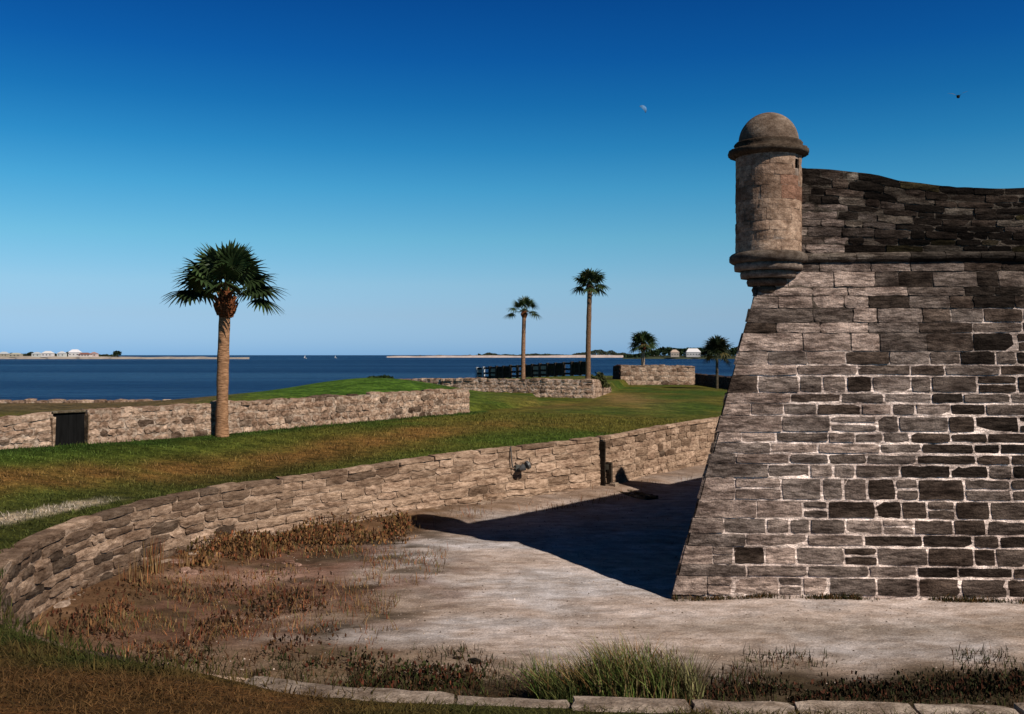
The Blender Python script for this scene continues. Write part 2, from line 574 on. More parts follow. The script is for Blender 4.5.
def land_col(x, y):
    x = np.ravel(x); y = np.ravel(y)
    d, cz, ss, sdn, _, _ = near_path(x, y)
    n = fbm(x * .22 + 11, y * .22 + 3); n2 = fbm(x * 1.1 + 2, y * 1.1 + 31); n3 = fbm(x * 2.7 + 8, y * 2.7 + 3)
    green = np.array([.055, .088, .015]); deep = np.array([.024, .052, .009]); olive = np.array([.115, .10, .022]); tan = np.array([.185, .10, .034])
    dark = np.array([.040, .040, .012]); sand = np.array([.36, .30, .24])
    mixw = lambda c, k, w: c * (1 - w[:, None]) + k * w[:, None]
    c = np.tile(green, (len(x), 1))
    c = mixw(c, olive, sstep(26, 40, y) * sstep(.35, .6, n) * .8)
    wd = w1y(x) - y                                   # metres in front of the field wall
    # dry band along the middle of the covered way
    tot = d + np.maximum(wd, 0) + 1e-6
    t = d / tot
    band = np.exp(-((t - .36 + (n - .5) * .3) / .17) ** 2) * (wd > 0) * sstep(48, 33, y) * sstep(13, 17, y)
    c = mixw(c, tan, np.clip(band * (.55 + .9 * n2), 0, 1) * .95)
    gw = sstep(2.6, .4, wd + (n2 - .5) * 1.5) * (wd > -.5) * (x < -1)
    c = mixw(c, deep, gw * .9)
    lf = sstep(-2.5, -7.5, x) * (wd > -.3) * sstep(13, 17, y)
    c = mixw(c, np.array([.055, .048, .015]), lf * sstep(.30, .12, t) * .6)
    c = c * (1 - .22 * lf * sstep(.35, .6, n2))[:, None]  # left lawn darkened, lens vignetting painted into its colour
    # worn patch by the battery steps
    c = mixw(c, np.array([.27, .165, .08]), np.exp(-(((x - 6.8) / 1.8) ** 2 + ((y - 62) / 9) ** 2)) * (.4 + n2) * .75)
    c = mixw(c, np.array([.20, .12, .045]), np.exp(-(((x - 2.2) / 2.6) ** 2 + ((y - 52) / 4) ** 2)) * (.2 + n2) * .75)
    # sandy path beside the near-left wall
    pd = np.abs((x - (-10.55 + (y - 20.4) * .31)) / .42 + (n3 - .5) * .7)
    c = mixw(c, sand, sstep(1.05, .5, pd) * sstep(24.2, 22.6, y) * sstep(17, 18.5, y) * .85)
    # mound stays green
    md = np.exp(-(((x + 9) / 8) ** 2 + ((y - 52.5) / 8) ** 2)) * (wd < -.3)
    c = mixw(c, np.array([.060, .120, .018]), np.clip(md * 1.3, 0, 1))
    # strip by the sea wall is bare earth
    yl = np.interp(x, [p[0] for p in SHORE], [p[1] for p in SHORE])
    c = mixw(c, np.array([.12, .082, .05]), sstep(13, 6, yl - y) * sstep(-12, -15, x) * .85)
    # near bank: dry brown turf and dark weeds, darkened further for lens vignetting
    nb = sstep(15.5, 12.5, y)
    c = mixw(c, lerp(tan * .45, dark, .4), nb * .9)
    c = mixw(c, np.array([.034, .045, .010]), nb * np.clip(sstep(.48, .62, n2) * .6 + sstep(9.9, 11.2, y) * sstep(-1.5, -3, x) * .7, 0, .85))
    c = mixw(c, np.array([.095, .045, .018]), nb * np.clip(sstep(.5, .64, fbm(x * .8 + 77, y * 1.6 + 5)) * .5 + sstep(10.2, 9.2, y) * sstep(-.8, -2.2, x), 0, .9))
    c = mixw(c, dark, sstep(-6.5, -9.5, x) * sstep(19.5, 15.5, y) * .8)
    return c


def build_land():
    xs = np.unique(np.round(np.concatenate([np.arange(-70, -20, 1.5), np.arange(-20, 16, .25), np.arange(16, 75, 1.5)]), 3))
    ys = np.unique(np.round(np.concatenate([np.arange(-40, 4, 2), np.arange(4, 36, .25), np.arange(36, 72, .4), np.arange(72, 132, 1.0)]), 3))
    X, Y = np.meshgrid(xs, ys)
    x = X.ravel().copy(); y = Y.ravel().copy()
    d, cz, ss, side, px, py = near_path(x, y)
    # outside edge of the coping
    out = np.array([MW.n(s) for s in MW.s]); OFF = .33
    inside = (side > 0) | (d < OFF)
    yl = np.interp(x, [p[0] for p in SHORE], [p[1] for p in SHORE])
    wet = y > yl
    nrm = np.array([[np.interp(v, MW.s, out[:, 0]), np.interp(v, MW.s, out[:, 1])] for v in ss])
    mv = inside & (d < 1.6)
    x2 = np.where(mv, px - nrm[:, 0] * OFF, x); y2 = np.where(mv, py - nrm[:, 1] * OFF, y)
    ok = ~inside & ~wet
    nx = len(xs)
    okg = ok.reshape(X.shape); mvg = (ok | mv).reshape(X.shape)
    wetg = wet.reshape(X.shape)
    y2 = np.where(wet & ~inside, np.minimum(y2, yl + .02), y2)
    FC = []
    for j in range(len(ys) - 1):
        for i in range(nx - 1):
            q = okg[j:j + 2, i:i + 2]
            if not q.any():
                continue
            if not (mvg | wetg)[j:j + 2, i:i + 2].all():
                continue
            FC.append((j * nx + i, j * nx + i + 1, (j + 1) * nx + i + 1, (j + 1) * nx + i))
    z = land_z(x2, y2)
    used = np.unique(np.array(FC)); remap = -np.ones(len(x), int); remap[used] = np.arange(len(used))
    V = np.stack([x2, y2, z], 1)[used]
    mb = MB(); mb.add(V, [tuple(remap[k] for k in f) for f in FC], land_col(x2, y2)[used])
    o = mb.build("ground", M_LAWN, smooth=True)
    o['kind'] = 'structure'


build_land()

# ------------------------------------------------------------------ water, sea bed, far shores
def water_mat():
    m = bpy.data.materials.new("bay water"); m.use_nodes = True
    N, L = m.node_tree.nodes, m.node_tree.links
    b = N['Principled BSDF']
    b.inputs['Base Color'].default_value = (.002, .016, .066, 1)
    b.inputs['Roughness'].default_value = .35
    b.inputs['IOR'].default_value = 1.33
    b.inputs['Specular IOR Level'].default_value = .2
    t = N.new('ShaderNodeTexCoord')
    prev = None
    for sc, st, dist in (((.12, .35, 1), 1.0, 2.2), ((.6, 1.6, 1), 1.0, .6)):
        mp = N.new('ShaderNodeMapping'); mp.inputs['Scale'].default_value = sc
        L.new(t.outputs['Object'], mp.inputs[0])
        n = N.new('ShaderNodeTexNoise'); n.inputs['Scale'].default_value = 1; n.inputs['Detail'].default_value = 4
        L.new(mp.outputs[0], n.inputs['Vector'])
        bp = N.new('ShaderNodeBump'); bp.inputs['Strength'].default_value = st; bp.inputs['Distance'].default_value = dist
        L.new(n.outputs['Fac'], bp.inputs['Height'])
        if prev: L.new(prev, bp.inputs['Normal'])
        prev = bp.outputs[0]
    mp = N.new('ShaderNodeMapping'); mp.inputs['Scale'].default_value = (.0025, .02, 1)
    L.new(t.outputs['Object'], mp.inputs[0])
    n = N.new('ShaderNodeTexNoise'); n.inputs['Scale'].default_value = 1; n.inputs['Detail'].default_value = 6
    L.new(mp.outputs[0], n.inputs['Vector'])
    cr = N.new('ShaderNodeMapRange'); cr.inputs[1].default_value = .35; cr.inputs[2].default_value = .65
    cr.inputs[3].default_value = .30; cr.inputs[4].default_value = .42
    L.new(n.outputs['Fac'], cr.inputs[0]); L.new(cr.outputs[0], b.inputs['Roughness'])
    L.new(prev, b.inputs['Normal'])
    return m


WZ = -.5
mb = MB(); mb.add([(-30000, 44, WZ), (30000, 44, WZ), (30000, 30000, WZ), (-30000, 30000, WZ)], [(0, 1, 2, 3)], (0, 0, .1))
mb.build("water", water_mat())['kind'] = 'structure'
mb = MB(); mb.add([(-30000, -3000, -3), (30000, -3000, -3), (30000, 30000, -3), (-30000, 30000, -3)], [(0, 1, 2, 3)], (.1, .09, .07))
mb.build("seabed", M_DIRT)['kind'] = 'structure'


def spit(name, x0, x1, D, depth, hf, col, m):
    """low sandy land: x0..x1 in pixels at distance D, hf(px) crest height"""
    n = max(12, int((x1 - x0) / 2))
    V = []; C = []
    for i in range(n + 1):
        px = x0 + (x1 - x0) * i / n
        X = (px - 512) * D / F
        h = hf(px)
        for (dy, z) in ((0, WZ - .3), (depth * .08, WZ + .4 * h), (depth * .3, WZ + h), (depth, WZ + h * 1.05), (depth * 1.1, WZ - .3)):
            V.append((X * (1 + dy / D), D + dy + 12 * math.sin(px * .2), z)); C.append(lerp(col, np.asarray(col) * .6, rng.random() * .6))
    FC = [(i * 5 + k, i * 5 + 5 + k, i * 5 + 6 + k, i * 5 + 1 + k) for i in range(n) for k in range(4)]
    mb = MB(); mb.add(V, FC, np.array(C))
    o = mb.build(name, m, smooth=True); o['kind'] = 'structure'
    return o


spit("far_shore", -260, 250, 1350, 160, lambda p: 2.2 + 1.6 * sstep(150, 60, p) + 1.2 * (vnoise(p * .06, 3) - .3), (.42, .36, .30), M_FLAT)
spit("beach", 386, 660, 2100, 300, lambda p: 3.0 * sstep(380, 450, p) + 2.5 * (vnoise(p * .05, 8) - .2) + .8, (.62, .50, .45), M_FLAT)
spit("wooded_shore", 622, 1500, 1400, 260, lambda p: 2.0 + 2.4 * sstep(622, 660, p), (.07, .08, .045), M_FLAT)


def leaf_mass(mb, pts, size, col, flat=.8, cvar=.5):
    """cloud of small leaf clumps"""
    pts = np.asarray(pts, float)
    n = len(pts)
    a = rng.normal(size=(n, 3)); a /= np.linalg.norm(a, axis=1)[:, None]
    b = np.cross(a, rng.normal(size=(n, 3))); b /= np.linalg.norm(b, axis=1)[:, None]
    sz = size * (.5 + rng.random(n))[:, None]
    V = np.stack([pts + a * sz, pts + b * sz * .7, pts - a * sz, pts - b * sz * .7], 1).reshape(-1, 3)
    cc = np.asarray(col) * (1 - cvar + 2 * cvar * rng.random((n, 1)))
    mb.add(V, [(4 * i, 4 * i + 1, 4 * i + 2, 4 * i + 3) for i in range(n)], np.repeat(cc, 4, 0))


def wood(name, D, x0, x1, hf, n, col, depth=60, base=1.0, size=1.6):
    px = x0 + (x1 - x0) * rng.random(n)
    dd = D + depth * rng.random(n)
    h = np.array([hf(p) for p in px]) * (.25 + .75 * rng.random(n) ** .7)
    P = np.stack([(px - 512) * dd / F, dd, WZ + base + h], 1)
    mb = MB(); leaf_mass(mb, P, size, col)
    return tag(mb.build(name, M_LEAF), kind='stuff')


tag(wood("woodland", 1420, 624, 900, lambda p: 3.0 + 11 * sstep(626, 668, p) * (.45 + .75 * vnoise(p * .11, 5)), 9000, (.016, .028, .012), 120, 1.5, 1.7),
    "dark band of woods along the far right shore", "woods")
tag(wood("dune_scrub", 2250, 478, 648, lambda p: 2.5 + 6 * vnoise(p * .17, 12) + 9 * math.exp(-((p - 602) / 16) ** 2), 6000, (.035, .045, .03), 120, 2.0, 1.8),
    "low dark scrub behind the pale far beach", "scrub")
tag(wood("dune_scrub", 2300, 388, 478, lambda p: .8 + 3.2 * vnoise(p * .3, 22) ** 2, 700, (.10, .09, .08), 60, 2.0, 1.4),
    "thin broken scrub on the palest stretch of far beach", "scrub")
tag(wood("shore_scrub", 1400, -60, 118, lambda p: 2.0 + 4.5 * vnoise(p * .19, 2), 2600, (.028, .036, .02), 70, 2.0, 1.5),
    "dark scrub between the houses on the far left shore", "scrub")


def far_tree(px, D, h, w, label, col=(.018, .03, .014)):
    X = (px - 512) * D / F
    t = empty("tree", (X, D, WZ + 2.5), label, "tree", "trees on the far left shore")
    mb = MB(); mb.tube([(0, 0, -1), (0, 0, h * .45), (.3, 0, h * .7)], [.5, .4, .2], (.06, .045, .03), 6); mb.build("trunk", M_BARK, t)
    P = rng.normal(size=(420, 3)); P /= np.linalg.norm(P, axis=1)[:, None]; P *= (rng.random((420, 1)) ** .4)
    P = P * np.array([w / 2, w / 2, h * .34]) * (.8 + .35 * rng.random((420, 1))) + np.array([0, 0, h * .62])
    mb = MB(); leaf_mass(mb, P, .9, col); mb.build("crown", M_LEAF, t)


far_tree(117.5, 1380, 9.2, 11.5, "round dark tree standing alone at the end of the far left shore")
far_tree(69, 1400, 8.0, 9.0, "dark tree just left of the tallest white house on the far left shore")
far_tree(31, 1400, 7.6, 10, "dark tree on the far left shore between two pale houses near the frame edge", (.024, .036, .018))


def far_house(px, D, w, h, rh, wall, roof, label, group="houses on the far shores", dp=9):
    X = (px - 512) * D / F
    t = empty("house", (X, D, WZ + 2.6), label, "house", group)
    mb = MB(); mb.box(0, 0, 0, w, dp, h, wall); mb.build("wall", M_FLAT, t)
    mb = MB(); x, y = w / 2 + .5, dp / 2 + .5; r = max(w / 2 - 3.5, .6)
    mb.add([(-x, -y, h + .02), (x, -y, h + .02), (x, y, h + .02), (-x, y, h + .02), (-r, 0, h + rh), (r, 0, h + rh)],
           [(0, 1, 5, 4), (1, 2, 5), (2, 3, 4, 5), (3, 0, 4), (3, 2, 1, 0)], roof); mb.build("roof", M_FLAT, t)
    k = max(2, int(w / 4))
    for i in range(k):
        mb = MB(); mb.box(-w / 2 + (i + .5) * w / k, -dp / 2 - .03, h * .45, 1.5, .1, 1.5, (.03, .035, .04)); mb.build("window", M_METAL, t)


WH, CR, GR, RD = (.58, .56, .55), (.36, .32, .25), (.45, .47, .48), (.22, .10, .08)
far_house(4, 1390, 12, 4.5, 3, CR, GR, "tan house cut by the left frame edge on the far shore")
far_house(16, 1385, 15, 3.5, 2.4, CR, (.40, .38, .30), "long low tan house second from the left on the far shore")
far_house(37, 1390, 11, 4.5, 2.6, (.5, .52, .5), GR, "grey roofed house left of the bright white one on the far left shore")
far_house(48, 1380, 14, 5.2, 3.2, WH, (.62, .60, .58), "broad bright white house in the middle of the far left shore")
far_house(62, 1390, 10, 5.0, 3.0, (.5, .52, .5), (.5, .5, .5), "pale grey house between the bright white one and a dark tree")
far_house(75, 1400, 15, 6.5, 4.2, WH, (.70, .68, .70), "tallest white house on the far left shore")
far_house(85, 1370, 16, 3.6, 2.6, (.6, .52, .48), RD, "low pinkish house with a reddish roof on the far left shore")
far_house(94, 1385, 9, 4.6, 2.6, (.55, .45, .42), (.35, .22, .2), "small pink house at the right end of the far left row")
far_house(674.5, 1415, 12, 6.5, 4.0, (.34, .29, .24), (.44, .34, .27), "beige house among the woods on the far right shore")
far_house(693, 1415, 20, 7.0, 5.2, (.40, .39, .38), (.66, .64, .64), "big white roofed house among the woods on the far right shore")


def boat(px, py, label, s=1.0):
    D = (EYE - WZ) * F / (py - 355)
    X = (px - 512) * D / F
    t = empty("sailboat", (X, D, WZ), label, "boat", "sailboats far out on the bay")
    mb = MB()
    st = [(-2.6, .9, .9), (-1, 1.2, .8), (1.2, 1.0, .85), (3.2, .05, 1.1)]
    V = []
    for (x, w, z) in st: V += [(x * s, -w * s, z * s), (x * s, w * s, z * s), (x * s, 0, -.4 * s)]
    FC = []
    for i in range(3):
        a = i * 3
        FC += [(a, a + 3, a + 4, a + 1), (a, a + 2, a + 5, a + 3), (a + 1, a + 4, a + 5, a + 2)]
    FC.append((0, 1, 2))
    mb.add(V, FC, (.7, .7, .7)); mb.build("hull", M_FLAT, t)
    mb = MB(); mb.tube([(0.5 * s, 0, .5 * s), (.5 * s, 0, 7.5 * s)], [.07 * s, .05 * s], (.5, .5, .5), 6); mb.build("mast", M_METAL, t)
    mb = MB(); mb.add([(.4 * s, .02, 1.4 * s), (-2.4 * s, .35, 1.5 * s), (.4 * s, .05, 7.2 * s), (.4 * s, .0, 4 * s), (-1.0 * s, .3, 4 * s)],
                      [(0, 1, 4, 3), (3, 4, 2)], (.75, .73, .72))
    o = mb.build("sail", M_FLAT, t); sm = o.modifiers.new("cloth", 'SOLIDIFY'); sm.thickness = .03


boat(305, 358.6, "tiny pale sailboat far out on the water, left of the other one", .8)
boat(335.5, 358.2, "tiny pale sailboat far out on the water, nearer the beach", .7)

# ------------------------------------------------------------------ moon (daytime half moon, lit part)
def moon():
    D = 20000
    c = atd(642, 110, D)
    R = 4.6 * D / F
    cd_ = (Vector((0, 0, EYE)) - c).normalized()
    up = Vector((.72, 0, .69)); up = (up - cd_ * up.dot(cd_)).normalized()
    sdv = cd_.cross(up)
    V = []; n, k = 12, 20
    for i in range(n + 1):
        a = -math.pi * .5 + math.pi * .62 * (i / n) + math.pi * .38        # lune across the lit limb
        for j in range(k + 1):
            b = -math.pi / 2 + math.pi * j / k
            V.append(tuple(c + R * (up * math.cos(b) * math.sin(a + .6) + cd_ * math.cos(b) * math.cos(a + .6) + sdv * math.sin(b))))
    FC = [(i * (k + 1) + j, i * (k + 1) + j + 1, (i + 1) * (k + 1) + j + 1, (i + 1) * (k + 1) + j) for i in range(n) for j in range(k)]
    mb = MB(); mb.add(V, FC, (.10, .21, .36))
    o = mb.build("moon", M_MOON, smooth=True, loc=tuple(c))
    tag(o, "pale daytime half moon in the blue sky", "moon")


moon()

# ------------------------------------------------------------------ bastion
C0 = np.array([3.32, 20.72])
FD = np.array([math.cos(rad(-3.0)), math.sin(rad(-3.0))])          # front face, to the right
TH = rad(54.0)
LD = np.array([math.cos(TH), math.sin(TH)])                        # left face, running away
FN = np.array([-FD[1], FD[0]])                                     # inward normals
LN = np.array([LD[1], -LD[0]])
ZC = 7.05                                                          # underside of the cordon
DC = np.array([2.02, 1.276]) / 6.38                                # lean of the salient edge per metre
BF, BL = float(DC @ FN), float(DC @ LN)
bast = empty("bastion", (C0[0], C0[1], 0), "great sloping stone bastion with a domed corner sentry turret", "fort")
inv = lambda p: p


def front_fn(u, v, n):
    p = C0 + FD * u + FN * (BF * v - n)
    return (p[0], p[1], v)


def left_fn(u, v, n):
    p = C0 + LD * u + LN * (BL * v - n)
    return (p[0], p[1], v)


kF, kL = float(DC @ FD), float(DC @ LD)
FL = 26.0; LL = 30.0


def stone_tone(u, z, dark_bias):
    """weathered block colour; dark lichen toward the right and the top, paler by the salient"""
    r = rng.random(); r2 = rng.random()
    beige = np.array([.35, .275, .24]); grey = np.array([.18, .15, .135]); brown = np.array([.078, .058, .047]); black = np.array([.024, .019, .016])
    k = np.clip(dark_bias + rng.normal(0, .24), 0, 1)
    if k < .33: c = lerp(beige, grey, k / .33)
    elif k < .66: c = lerp(grey, brown, (k - .33) / .33)
    else: c = lerp(brown, black, (k - .66) / .34)
    return c * (.82 + .36 * r2)


ROWS = [.36, .22, .36, .24, .30, .36, .44, .27, .21, .22, .21, .34, .25, .21, .36, .22, .28, .38, .22, .30, .26, .19, .33, .24, .28, .20, .30, .34, .22, .3, .26]


def bastion_face(mb, fn, k, length, main):
    z = .04; row = 0
    while z < ZC - .1:
        h = ROWS[row % len(ROWS)] * 1.04
        if z + h > ZC - .18: h = ZC - z
        zm = z + h / 2
        edge = k * zm
        u = edge
        first = True
        while u < length:
            w = (.42 + .62 * rng.random()) * (1.25 if h < .26 else 1.0)
            if first: w = .5 + .7 * ((row % 2)) + .2 * rng.random()
            rel = u - edge
            um = u + w / 2
            nz = float(fbm(um * .35 + 3, zm * .5 + 4, 3))
            mort = sstep(5.4, 4.3, zm + .6 * (nz - .5)) * sstep(.1, .9, rel + 1.2 * (nz - .5)) * (1 if main else .6)
            if main and zm > 4.6:
                mort = max(mort, .75 * (zm < 6.0) * sstep(3.5, 5.5, rel) * (nz > .42))
            gap = .006 + .019 * mort * (.65 + .7 * rng.random())
            hg = .006 + .018 * mort * (.5 + .9 * rng.random())
            db = .10 + .58 * sstep(.8, 4.8, rel + 2.2 * (nz - .5)) + .14 * sstep(4.5, 6.8, zm) * sstep(2.5, 5, rel)
            db -= .14 * sstep(4.6, 5.6, zm) * sstep(4.2, 2.0, rel)
            db += .12 * sstep(1.0, 2.5, zm) * sstep(4.6, 3.2, zm) * sstep(1.5, 3, rel)
            if not main: db = .3 + .3 * nz
            c = stone_tone(um, zm, db)
            split = (h > .30 and rng.random() < .13 and not first)
            oj = abs(rng.normal(0, .035)) - .02
            lf = (lambda v, k=k, e=edge, oj=oj: k * v - e + oj) if first else None
            parts = [(z, z + h)] if not split else [(z, z + h * .52), (z + h * .52, z + h)]
            for (a, b) in parts:
                pr = .022 + .016 * rng.random() - (.006 if mort > .4 else 0) + (.012 if mort < .3 and rng.random() < .4 else 0)
                block(mb, fn, u + (0 if first else gap), u + w - gap, a + hg, b - hg, pr, c if not split else c * (.8 + .4 * rng.random()),
                      nu=5, nv=3, jit=.007 if mort > .3 else .009, left=lf, rnd=.014, keep_l=first)
            u += w; first = False
        z += h; row += 1
    # joint bed behind the stones
    nu_, nv_ = int(length / .25), 28
    V = []; C = []
    for j in range(nv_ + 1):
        v = -.4 + (ZC + .4) * j / nv_
        for i in range(nu_ + 1):
            u = k * v + (length - k * v) * i / nu_
            V.append(fn(u, v, 0.0))
            rel = u - k * v
            nz = float(fbm(u * .35 + 3, v * .5 + 4, 3))
            mort = sstep(5.5, 4.4, v + .6 * (nz - .5)) * sstep(0, .7, rel + 1.2 * (nz - .5))
            if v > 4.6: mort = max(mort, .6 * (v < 6.1) * sstep(3.5, 5.5, rel) * sstep(.38, .46, nz))
            mort *= (.70 + .42 * fbm(u * 1.6, v * 1.6, 3))
            C.append(lerp((.10, .082, .068), (.84, .715, .66), min(1, max(0, mort))))
    nx = nu_ + 1
    FC = [(j * nx + i, j * nx + i + 1, (j + 1) * nx + i + 1, (j + 1) * nx + i) for j in range(nv_) for i in range(nu_)]
    if not main: FC = [tuple(reversed(f)) for f in FC]
    mb.add(V, FC, np.array(C))


W3 = lambda p, z: (p[0], p[1], z)
mb = MB()
bastion_face(mb, front_fn, kF, FL, True)
bastion_face(mb, left_fn, kL, LL, False)
# body behind the two faces: terreplein and rear
top = [C0 + DC * ZC, C0 + FD * FL + FN * BF * ZC, C0 + FD * FL + LD * LL, C0 + LD * LL + LN * BL * ZC]
bot = [C0, C0 + FD * FL, C0 + FD * FL + LD * LL, C0 + LD * LL]
V = [W3(p, -.4) for p in bot] + [W3(p, ZC) for p in top]
mb.add(V, [(4, 5, 6, 7), (1, 2, 6, 5), (2, 3, 7, 6)], (.2, .17, .14))
BL0 = (C0[0], C0[1], 0)


def bbuild(mb, name, m=M_STONE, parent=None, smooth=False):
    """mesh in world coordinates, parented to the bastion"""
    o = mb.build(name, m, None, smooth, loc=BL0)
    o.location = (0, 0, 0)
    o.parent = parent or bast
    return o


bbuild(mb, "scarp_wall")

# parapet -----------------------------------------------------------
ET = C0 + DC * ZC                        # salient at cordon height
CU = 7.25                                # parapet foot


def par_top(u):
    """height of the parapet top along the front, u metres from the salient"""
    n = .03 * (vnoise(u * 2.1, 3.3) - .5)
    return float(np.interp(u, [0, 1.2, 1.5, 1.9, 2.4, 2.9, 3.4, 4.2, 5.0, 30], [9.18, 9.14, 9.12, 9.08, 9.0, 8.86, 8.80, 8.70, 8.66, 8.70])) + n


def par_top_l(u):
    return float(np.interp(u, [0, 1.5, 4, 8, 14, 40], [9.15, 9.1, 8.8, 8.55, 8.3, 8.0]))


def par_front(u, v, n):
    z = CU + v * (par_top(u) - CU)
    p = ET + FD * u + FN * (.04 + .06 * (z - CU) - n)
    return (p[0], p[1], z)


def par_left(u, v, n):
    z = CU + v * (par_top_l(u) - CU)
    p = ET + LD * u + LN * (.04 + .06 * (z - CU) - n)
    return (p[0], p[1], z)


mb = MB()
PR = [.2, .17, .22, .16, .2, .15, .19, .17, .22, .2]
tot = sum(PR)
for fn, length, main in ((par_front, 24.0, True), (par_left, 27.0, False)):
    a = 0
    for r, h in enumerate(PR):
        u = .10 if main else .10
        while u < length:
            w = .3 + .6 * rng.random()
            v0, v1 = a / tot, (a + h) / tot
            um = u + w / 2; vm = (v0 + v1) / 2
            nz = float(fbm(um * .6 + 8, vm * 3 + 1, 3))
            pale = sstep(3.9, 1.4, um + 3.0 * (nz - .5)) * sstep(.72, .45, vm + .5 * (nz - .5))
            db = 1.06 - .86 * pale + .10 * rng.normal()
            if not main: db = .5
            c = stone_tone(um, 8, np.clip(db, 0, 1))
            if rng.random() < .08: c = lerp(c, (.30, .26, .22), .5)
            if rng.random() < .08 and um > 1.2: c = lerp(c, (.10, .085, .035), .5)
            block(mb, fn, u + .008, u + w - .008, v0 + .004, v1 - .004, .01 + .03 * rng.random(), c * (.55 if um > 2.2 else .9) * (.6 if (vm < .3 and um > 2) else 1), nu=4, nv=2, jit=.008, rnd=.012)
            u += w
        a += h
    n = int(length / .15)
    V = []; C = []
    for i in range(n + 1):
        u = length * i / n
        t = par_top(u) if main else par_top_l(u)
        d_, nn = (FD, FN) if main else (LD, LN)
        f0 = fn(u, 0, 0); f1 = fn(u, 1, .0)
        wd_ = min(1.7, max(.06, (.84 * u - .12) / .56))
        pin = ET + d_ * u + nn * wd_
        V += [f0, f1, (f1[0] + nn[0] * min(.3, wd_ * .5), f1[1] + nn[1] * min(.3, wd_ * .5), t + .02), W3(pin, t - .22 + .05 * vnoise(u * 3, 9)), W3(pin, CU)]
        g = .5 + .6 * vnoise(u * 1.3, 40)
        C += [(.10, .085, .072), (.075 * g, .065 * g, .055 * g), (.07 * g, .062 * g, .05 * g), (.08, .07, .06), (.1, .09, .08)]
    FC = [(i * 5 + k, i * 5 + 5 + k, i * 5 + 6 + k, i * 5 + 1 + k) for i in range(n) for k in range(4)]
    if not main: FC = [tuple(reversed(f)) for f in FC]
    mb.add(V, FC, np.array(C))
bbuild(mb, "parapet")

# cordon moulding ----------------------------------------------------
mb = MB()
prof = [(-.05, ZC - .02), (.05, ZC), (.12, ZC + .05), (.14, ZC + .11), (.11, ZC + .17), (.03, ZC + .205), (-.3, ZC + .21)]
for d_, nn, length, main in ((FD, FN, 24.0, True), (LD, LN, 27.0, False)):
    u = .0
    while u < length:
        w = .7 + .6 * rng.random()
        V = []
        dz = rng.normal(0, .008); do = rng.normal(0, .012)
        for uu in np.linspace(u + .006, u + w - .006, 5):
            for (o, z) in prof:
                p = ET + d_ * uu - nn * (o + do + rng.normal(0, .006))
                V.append(W3(p, z + dz + rng.normal(0, .005)))
        m_ = len(prof)
        FC = [(i * m_ + k, (i + 1) * m_ + k, (i + 1) * m_ + k + 1, i * m_ + k + 1) for i in range(4) for k in range(m_ - 1)]
        FC += [tuple(range(m_)), tuple(4 * m_ + k for k in range(m_))]
        pale = sstep(3.8, 2.0, u + rng.normal(0, .3))
        c = lerp((.035, .03, .026), (.20, .17, .145), pale * (.5 + .5 * rng.random())) if main else np.array((.12, .1, .085))
        mb.add(V, FC, c)
        u += w
bbuild(mb, "cordon")

# sentry turret ------------------------------------------------------
TC = ET + np.array([.15, .12])
tur = bpy.data.objects.new("sentry_box", None); COL.objects.link(tur)
tur.parent = bast; tur.location = (0, 0, 0)
TR = .70; TZ0, TZ1 = 7.26, 9.42


def tfn(u, v, n):
    a = u
    return (TC[0] + (TR + n) * math.cos(a), TC[1] + (TR + n) * math.sin(a), v)


mb = MB()
view = math.atan2(-TC[1], -TC[0])
win_a = view + 1.02; win_z = (9.06, 9.27); win_w = .075       # slot on the right of the drum
NZ, NA = 42, 96
V = []; C = []
for j in range(NZ + 1):
    z = TZ0 + (TZ1 - TZ0) * j / NZ
    for i in range(NA):
        a = 2 * math.pi * i / NA
        V.append((TC[0] + TR * math.cos(a), TC[1] + TR * math.sin(a), z)); C.append((.26, .21, .175))
FC = []


def in_win(a, z):
    da = (a - win_a + math.pi) % (2 * math.pi) - math.pi
    return abs(da) < win_w / TR * 1.15 and win_z[0] < z < win_z[1]


for j in range(NZ):
    for i in range(NA):
        z = TZ0 + (TZ1 - TZ0) * (j + .5) / NZ; a = 2 * math.pi * (i + .5) / NA
        if in_win(a, z): continue
        FC.append((j * NA + i, j * NA + (i + 1) % NA, (j + 1) * NA + (i + 1) % NA, (j + 1) * NA + i))
mb.add(V, FC, np.array(C))
z = TZ0; r = 0
while z < TZ1 - .02:
    h = [.24, .2, .22, .26, .2, .3, .22, .24, .26, .2, .24, .25][r % 12]
    if z + h > TZ1 - .06: h = TZ1 - z
    nb = 8 + (r % 3)
    cuts = np.sort((np.arange(nb) + .5 * (r % 2) + .25 * rng.random(nb)) / nb * 2 * math.pi)
    for i in range(nb):
        a0 = cuts[i]; a1 = cuts[(i + 1) % nb] + (2 * math.pi if i == nb - 1 else 0)
        segs = [(a0, a1)]
        if z + h > win_z[0] and z < win_z[1]:
            segs = []
            wa = win_a % (2 * math.pi)
            hit = None
            for sh in (0, 2 * math.pi, -2 * math.pi):
                if a0 < wa + sh + .12 and a1 > wa + sh - .12: hit = wa + sh
            if hit is None: segs = [(a0, a1)]
            else:
                if hit - .11 - a0 > .05: segs.append((a0, hit - .11))
                if a1 - hit - .11 > .05: segs.append((hit + .11, a1))
        for (p, q) in segs:
            zz = (z - TZ0) / (TZ1 - TZ0)
            base = lerp((.40, .29, .215), (.27, .185, .135), np.clip(zz * .9 + rng.normal(0, .3), 0, 1))
            if .45 < zz < .7 and rng.random() < .5: base = lerp(base, (.28, .14, .095), .6)
            block(mb, tfn, p + .004, q - .004, z + .002, z + h - .002, .014 + .008 * rng.random(), base * (.85 + .3 * rng.random()), nu=6, nv=2, jit=.004, rnd=.008)
    z += h; r += 1
bbuild(mb, "drum", M_TURRET, tur)

